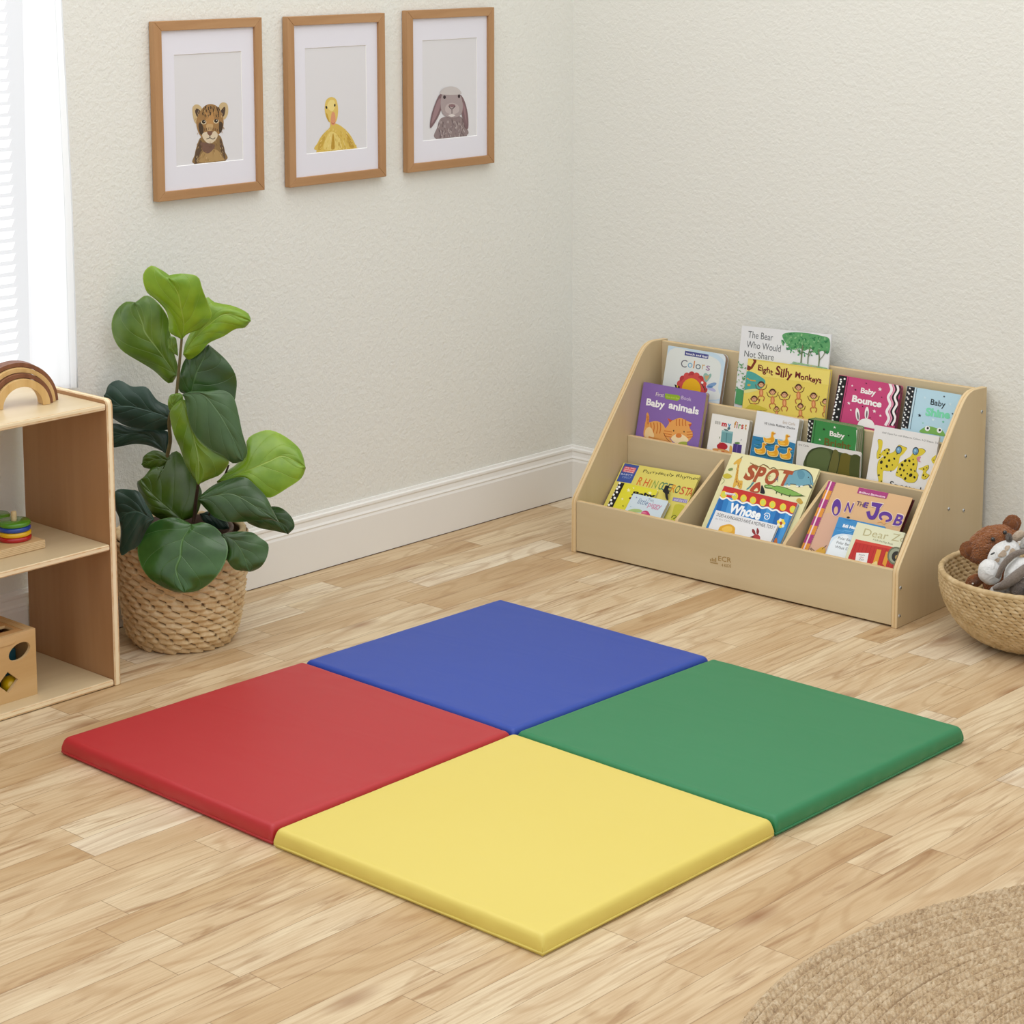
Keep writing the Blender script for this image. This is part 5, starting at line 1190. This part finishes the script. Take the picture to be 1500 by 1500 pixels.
# ================================================================== SOFT TOY BASKET
QX, QY = 1.515, -.262; QR = .198
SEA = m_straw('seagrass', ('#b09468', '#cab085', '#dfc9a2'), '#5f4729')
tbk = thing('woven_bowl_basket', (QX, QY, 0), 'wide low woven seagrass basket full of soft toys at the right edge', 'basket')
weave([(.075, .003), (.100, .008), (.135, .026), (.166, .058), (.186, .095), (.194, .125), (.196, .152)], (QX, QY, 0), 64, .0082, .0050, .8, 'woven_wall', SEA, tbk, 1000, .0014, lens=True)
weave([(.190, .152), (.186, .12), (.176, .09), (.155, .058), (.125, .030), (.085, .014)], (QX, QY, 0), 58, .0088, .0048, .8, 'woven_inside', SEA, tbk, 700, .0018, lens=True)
solid(MB().lathe([(.001, .002), (.08, .003)], (QX, QY, 0), 40).build('base', SEA, tbk, smooth=True)); solid(MB().lathe([(.001, .014), (.087, .0145)], (QX, QY, 0), 40).build('inner_base', SEA, tbk, smooth=True))
b = MB(); n = 220; rows = []
for k in range(n):
    a = 2*PI*k/n; rr = .0058+.0012*abs(math.sin(k*.75)); ctr = Vector((QX+.193*math.cos(a), QY+.193*math.sin(a), .153)); x = Vector((math.cos(a), math.sin(a), 0))
    rows.append([ctr+x*rr*math.cos(q*PI/5+k*.0)+EZ*rr*math.sin(q*PI/5) for q in range(10)])
solid(b.grid(rows, wrapu=True, wrapv=True).build('rim', SEA, tbk, smooth=True))

def m_fur(name, c1, c2, sc=120):
    t = NT(name); v = t.coord((1, 1, 1)); n = t.noise(v, sc, 4, .7, .6); n1 = t.noise(v, 22, 2, .5)
    c = t.mix(n1, c1, c2); c = t.mix(t.math('MULTIPLY', t.ramp(n, [(.35, 1.0), (.6, 0.0)]), .4), c, c1)
    t.ln(c, t.b.inputs['Base Color']); t.b.inputs['Roughness'].default_value = .95; t.b.inputs['Sheen Weight'].default_value = .35; t.b.inputs['Specular IOR Level'].default_value = .15
    t.bump(n, .9, .006); return t.m
TED = m_fur('brown_teddy_fur', '#85502c', '#ad7042'); TEI = m_fur('inner_ear_fur', '#6f3f20', '#8d5630'); GWH = m_fur('white_plush', '#dcdcda', '#eeeeec', 60); GPT = m_fur('tan_patch_plush', '#b7a28c', '#c6b49f'); GRF = m_fur('grey_plush', '#75695f', '#988c82', 160); GRL = m_fur('light_grey_plush', '#b5b2ac', '#cfccc6', 90)
BLK = mat('glossy_black_eye', '#0c0b0b', .12, .6, coat=.6)
QN = Vector((.6747, -.7381, 0)).normalized()
def QP(q, off=0): return hit(QN, QN.dot(Vector((QX, QY, 0)))+off, q)
def frame(ang):
    """axes: x across the view plane turned by ang, y up, z to the viewer"""
    a = math.radians(ang); x = RT*math.cos(a)+EZ*math.sin(a); y = EZ*math.cos(a)-RT*math.sin(a); return Matrix((x, y, QN)).transposed()
FR = random.Random(21)
def lump(k, fz=.0): return lambda d: 1+.03*math.sin(7*d.x+k)*math.sin(6*d.y+2*k)+.02*math.sin(11*d.z+k)+fz*(FR.random()-.5)*(abs(d.z) < .999)
PXM = 1/693
def blob(name, q, off, rx, ry, rz, ang, M, par, k=1., fn=True, seg=28):
    fur = M in (TED, GRF, GRL); fz = (2.6 if M != GRL else 1.4)/max(rx, ry) if fur else 0
    big = max(rx, ry) > 12 and fur
    return MB().ball(QP(q, off), (rx*PXM, ry*PXM, rz*PXM), frame(ang), 110 if big else (60 if fur else seg), 64 if big else (34 if fur else 18), fn=lump(k, fz) if fn else None).build(name, M, par, smooth=not fur)
te = thing('teddy_bear', tuple(QP((1452, 830), -.045)), 'brown teddy bear lying in the seagrass basket, head tilted against the rim', 'soft toy', 'soft toys in the seagrass basket')
blob('head', (1453, 798), -.040, 39, 27, 27, 27, TED, te)
for q, o_, a_ in (((1420, 806), -.035, 60), ((1482, 768), -.050, -30)):
    e = blob('ear', q, o_, 12.5, 14, 7, a_, TED, te, 2)
    MB().ball(QP((q[0]+1.5, q[1]+1), o_+.006), (8*PXM, 9*PXM, 5*PXM), frame(a_), 20, 12).build('inner_ear', TEI, e, smooth=True)
blob('muzzle', (1474, 798), -.020, 15, 11, 12, 20, m_fur('muzzle_fur', '#8c6a4c', '#a07b59'), te, 3)
for q in ((1454.5, 790), (1472, 780)):
    e = MB().ball(QP(q, -.0035), (3.2*PXM,)*3, None, 14, 10).build('eye', BLK, te, smooth=True)
blob('nose', (1478, 789), -.001, 4.5, 6, 4, -20, m_fur('nose_felt', '#8a7568', '#9c887a'), te, 1)
blob('body', (1470, 852), -.085, 30, 26, 26, 0, TED, te, 4); blob('arm', (1428, 851), .026, 13, 9, 8, 25, TED, te, 5); blob('paw_button', (1425, 855), .0375, 1.5, 1.5, 1.5, 0, mat('pearl_button', '#d8d2c8', .3), te, 1, False)
gi = thing('giraffe_plush', tuple(QP((1460, 840), .04)), 'white plush giraffe with tan patches and round white muzzle, in front of the teddy', 'soft toy', 'soft toys in the seagrass basket')
blob('muzzle', (1450, 838), .055, 17, 19, 18, 20, GWH, gi, 1); h_ = blob('head', (1471, 813), .032, 26, 19, 20, 38, GWH, gi, 2)
def decal(name, q, off, rad, ang, c, pr, M, par):
    """felt patch following the round surface of the head; c and pr in the head's own axes"""
    F3 = frame(ang); base = QP(q, off); rows = []
    for i in range(9):
        row = []
        for k in range(24):
            t = 2*PI*k/24; w_ = i/8*(1+.12*math.sin(3*t+c[0])); x = c[0]+pr[0]*w_*math.cos(t); y = c[1]+pr[1]*w_*math.sin(t)
            zz = max(0, 1-(x/rad[0])**2-(y/rad[1])**2)**.5*rad[2]
            row.append(base+F3 @ Vector((x, y, zz))*PXM*1.035+QN*.0003)
        rows.append(row)
    return MB().grid(rows, wrapu=True).build(name, M, par, smooth=True)
for cx_, cy_, rx, ry in ((-1, 9, 6.5, 3.6), (11, 2, 6, 5), (-1, -6, 6, 3.6), (-12, 6, 4, 2.6), (9, 11, 4.5, 2.4), (-11, -5, 4, 3), (17, -6, 3.5, 4)):
    decal('patch', (1471, 813), .032, (26, 19, 20), 38, (cx_, cy_), (rx, ry), GPT, gi)
MB().ball(QP((1454, 811), .057), (3.6*PXM, 1.3*PXM, 1.6*PXM), frame(28), 14, 8).build('eye', BLK, gi, smooth=True)
blob('horn', (1478, 788), .036, 4.5, 6.5, 5, 10, GRF, gi, 2); blob('ear', (1492, 785), .02, 10, 7, 6, 40, GPT, gi, 3); blob('body', (1480, 867), .008, 18, 13, 13, 0, GWH, gi, 3)
bn = thing('bunny_plush', tuple(QP((1490, 850), .08)), 'grey and white plush bunny with long floppy ears, nearest the right edge', 'soft toy', 'soft toys in the seagrass basket')
blob('head', (1489, 838), .088, 15, 24, 18, -32, GWH, bn, 1); blob('body', (1512, 866), .068, 38, 20, 26, 10, GRF, bn, 2)
blob('belly', (1470, 862), .085, 20, 9, 14, 20, GRL, bn, 4)
def ear_tube(pts, rs, M):
    P = catmull([QP((x, y), o_) for x, y, o_ in pts], 20); n = len(P); R = []
    for i in range(n):
        t = i/(n-1)*(len(rs)-1); k = min(int(t), len(rs)-2); R.append((rs[k]*(1-t+k)+rs[k+1]*(t-k))*PXM)
    MB().tube(P, R, 12).build('ear', M, bn, smooth=True)
ear_tube([(1461, 846, .095), (1468, 831, .098), (1479, 817, .096), (1494, 809, .088), (1510, 808, .07)], (3.5, 4.5, 4.5, 4, 3), GRF)
ear_tube([(1456, 862, .098), (1470, 857, .112), (1485, 847, .118), (1500, 835, .115), (1515, 824, .1)], (3, 6.5, 8, 7, 5), GRF)
blob('foot', (1497, 862), .11, 16, 14, 12, 20, GRF, bn, 3); blob('tail', (1508, 797), .04, 13, 12, 10, 0, GRL, bn, 2)

# ================================================================== LIGHT AND CAMERA
wd = bpy.data.worlds.new('daylight'); bpy.context.scene.world = wd; wd.use_nodes = True
_nt = wd.node_tree; bg = _nt.nodes['Background']; _n = _nt.nodes; _l = _nt.links
_tc = _n.new('ShaderNodeTexCoord'); _sp = _n.new('ShaderNodeSeparateXYZ'); _l.new(_tc.outputs['Generated'], _sp.inputs[0])
_up = _n.new('ShaderNodeMapRange'); _up.inputs['From Min'].default_value = -.1; _up.inputs['From Max'].default_value = .9; _up.inputs['To Min'].default_value = .60; _up.inputs['To Max'].default_value = 1.30; _l.new(_sp.outputs['Z'], _up.inputs['Value'])
_wx = _n.new('ShaderNodeMapRange'); _wx.inputs['From Min'].default_value = -.15; _wx.inputs['From Max'].default_value = -.55; _wx.inputs['To Min'].default_value = 0; _wx.inputs['To Max'].default_value = .28; _l.new(_sp.outputs['X'], _wx.inputs['Value'])
_ad = _n.new('ShaderNodeMath'); _ad.operation = 'ADD'; _l.new(_up.outputs[0], _ad.inputs[0]); _l.new(_wx.outputs[0], _ad.inputs[1])
bg.inputs['Color'].default_value = (.99, .992, 1, 1); _l.new(_ad.outputs[0], bg.inputs['Strength'])
def area(name, loc, tgt, size, power, col=(1, 1, 1)):
    l = bpy.data.lights.new(name, 'AREA'); l.shape = 'RECTANGLE'; l.size, l.size_y = size; l.energy = power; l.color = col
    o = bpy.data.objects.new(name, l); COL.objects.link(o); o.location = loc
    o.rotation_euler = (Vector(tgt)-Vector(loc)).to_track_quat('-Z', 'Y').to_euler(); return o
area('softbox_overhead', (1.2, -1.6, 2.65), (.9, -1.0, 0), (2.2, 2.2), 19, (1, .985, .96))
area('window_daylight', (-.55, -2.15, 1.45), (1.2, -1.9, .9), (1.5, 1.9), 13, (.95, .98, 1))

cd = bpy.data.cameras.new('camera'); co = bpy.data.objects.new('camera', cd); COL.objects.link(co)
cd.sensor_fit = 'HORIZONTAL'; cd.sensor_width = 36; cd.lens = FPX/1500*36; cd.shift_y = -(750-PPY)/1500; cd.clip_start = .05; cd.clip_end = 100
R3 = Matrix((RT, UP, -FW)).transposed(); co.matrix_world = Matrix.Translation(CAM) @ R3.to_4x4()
sn = bpy.context.scene; sn.camera = co
sn.view_settings.view_transform = 'Standard'; sn.view_settings.look = 'None'; sn.view_settings.exposure = 0; sn.view_settings.gamma = 1
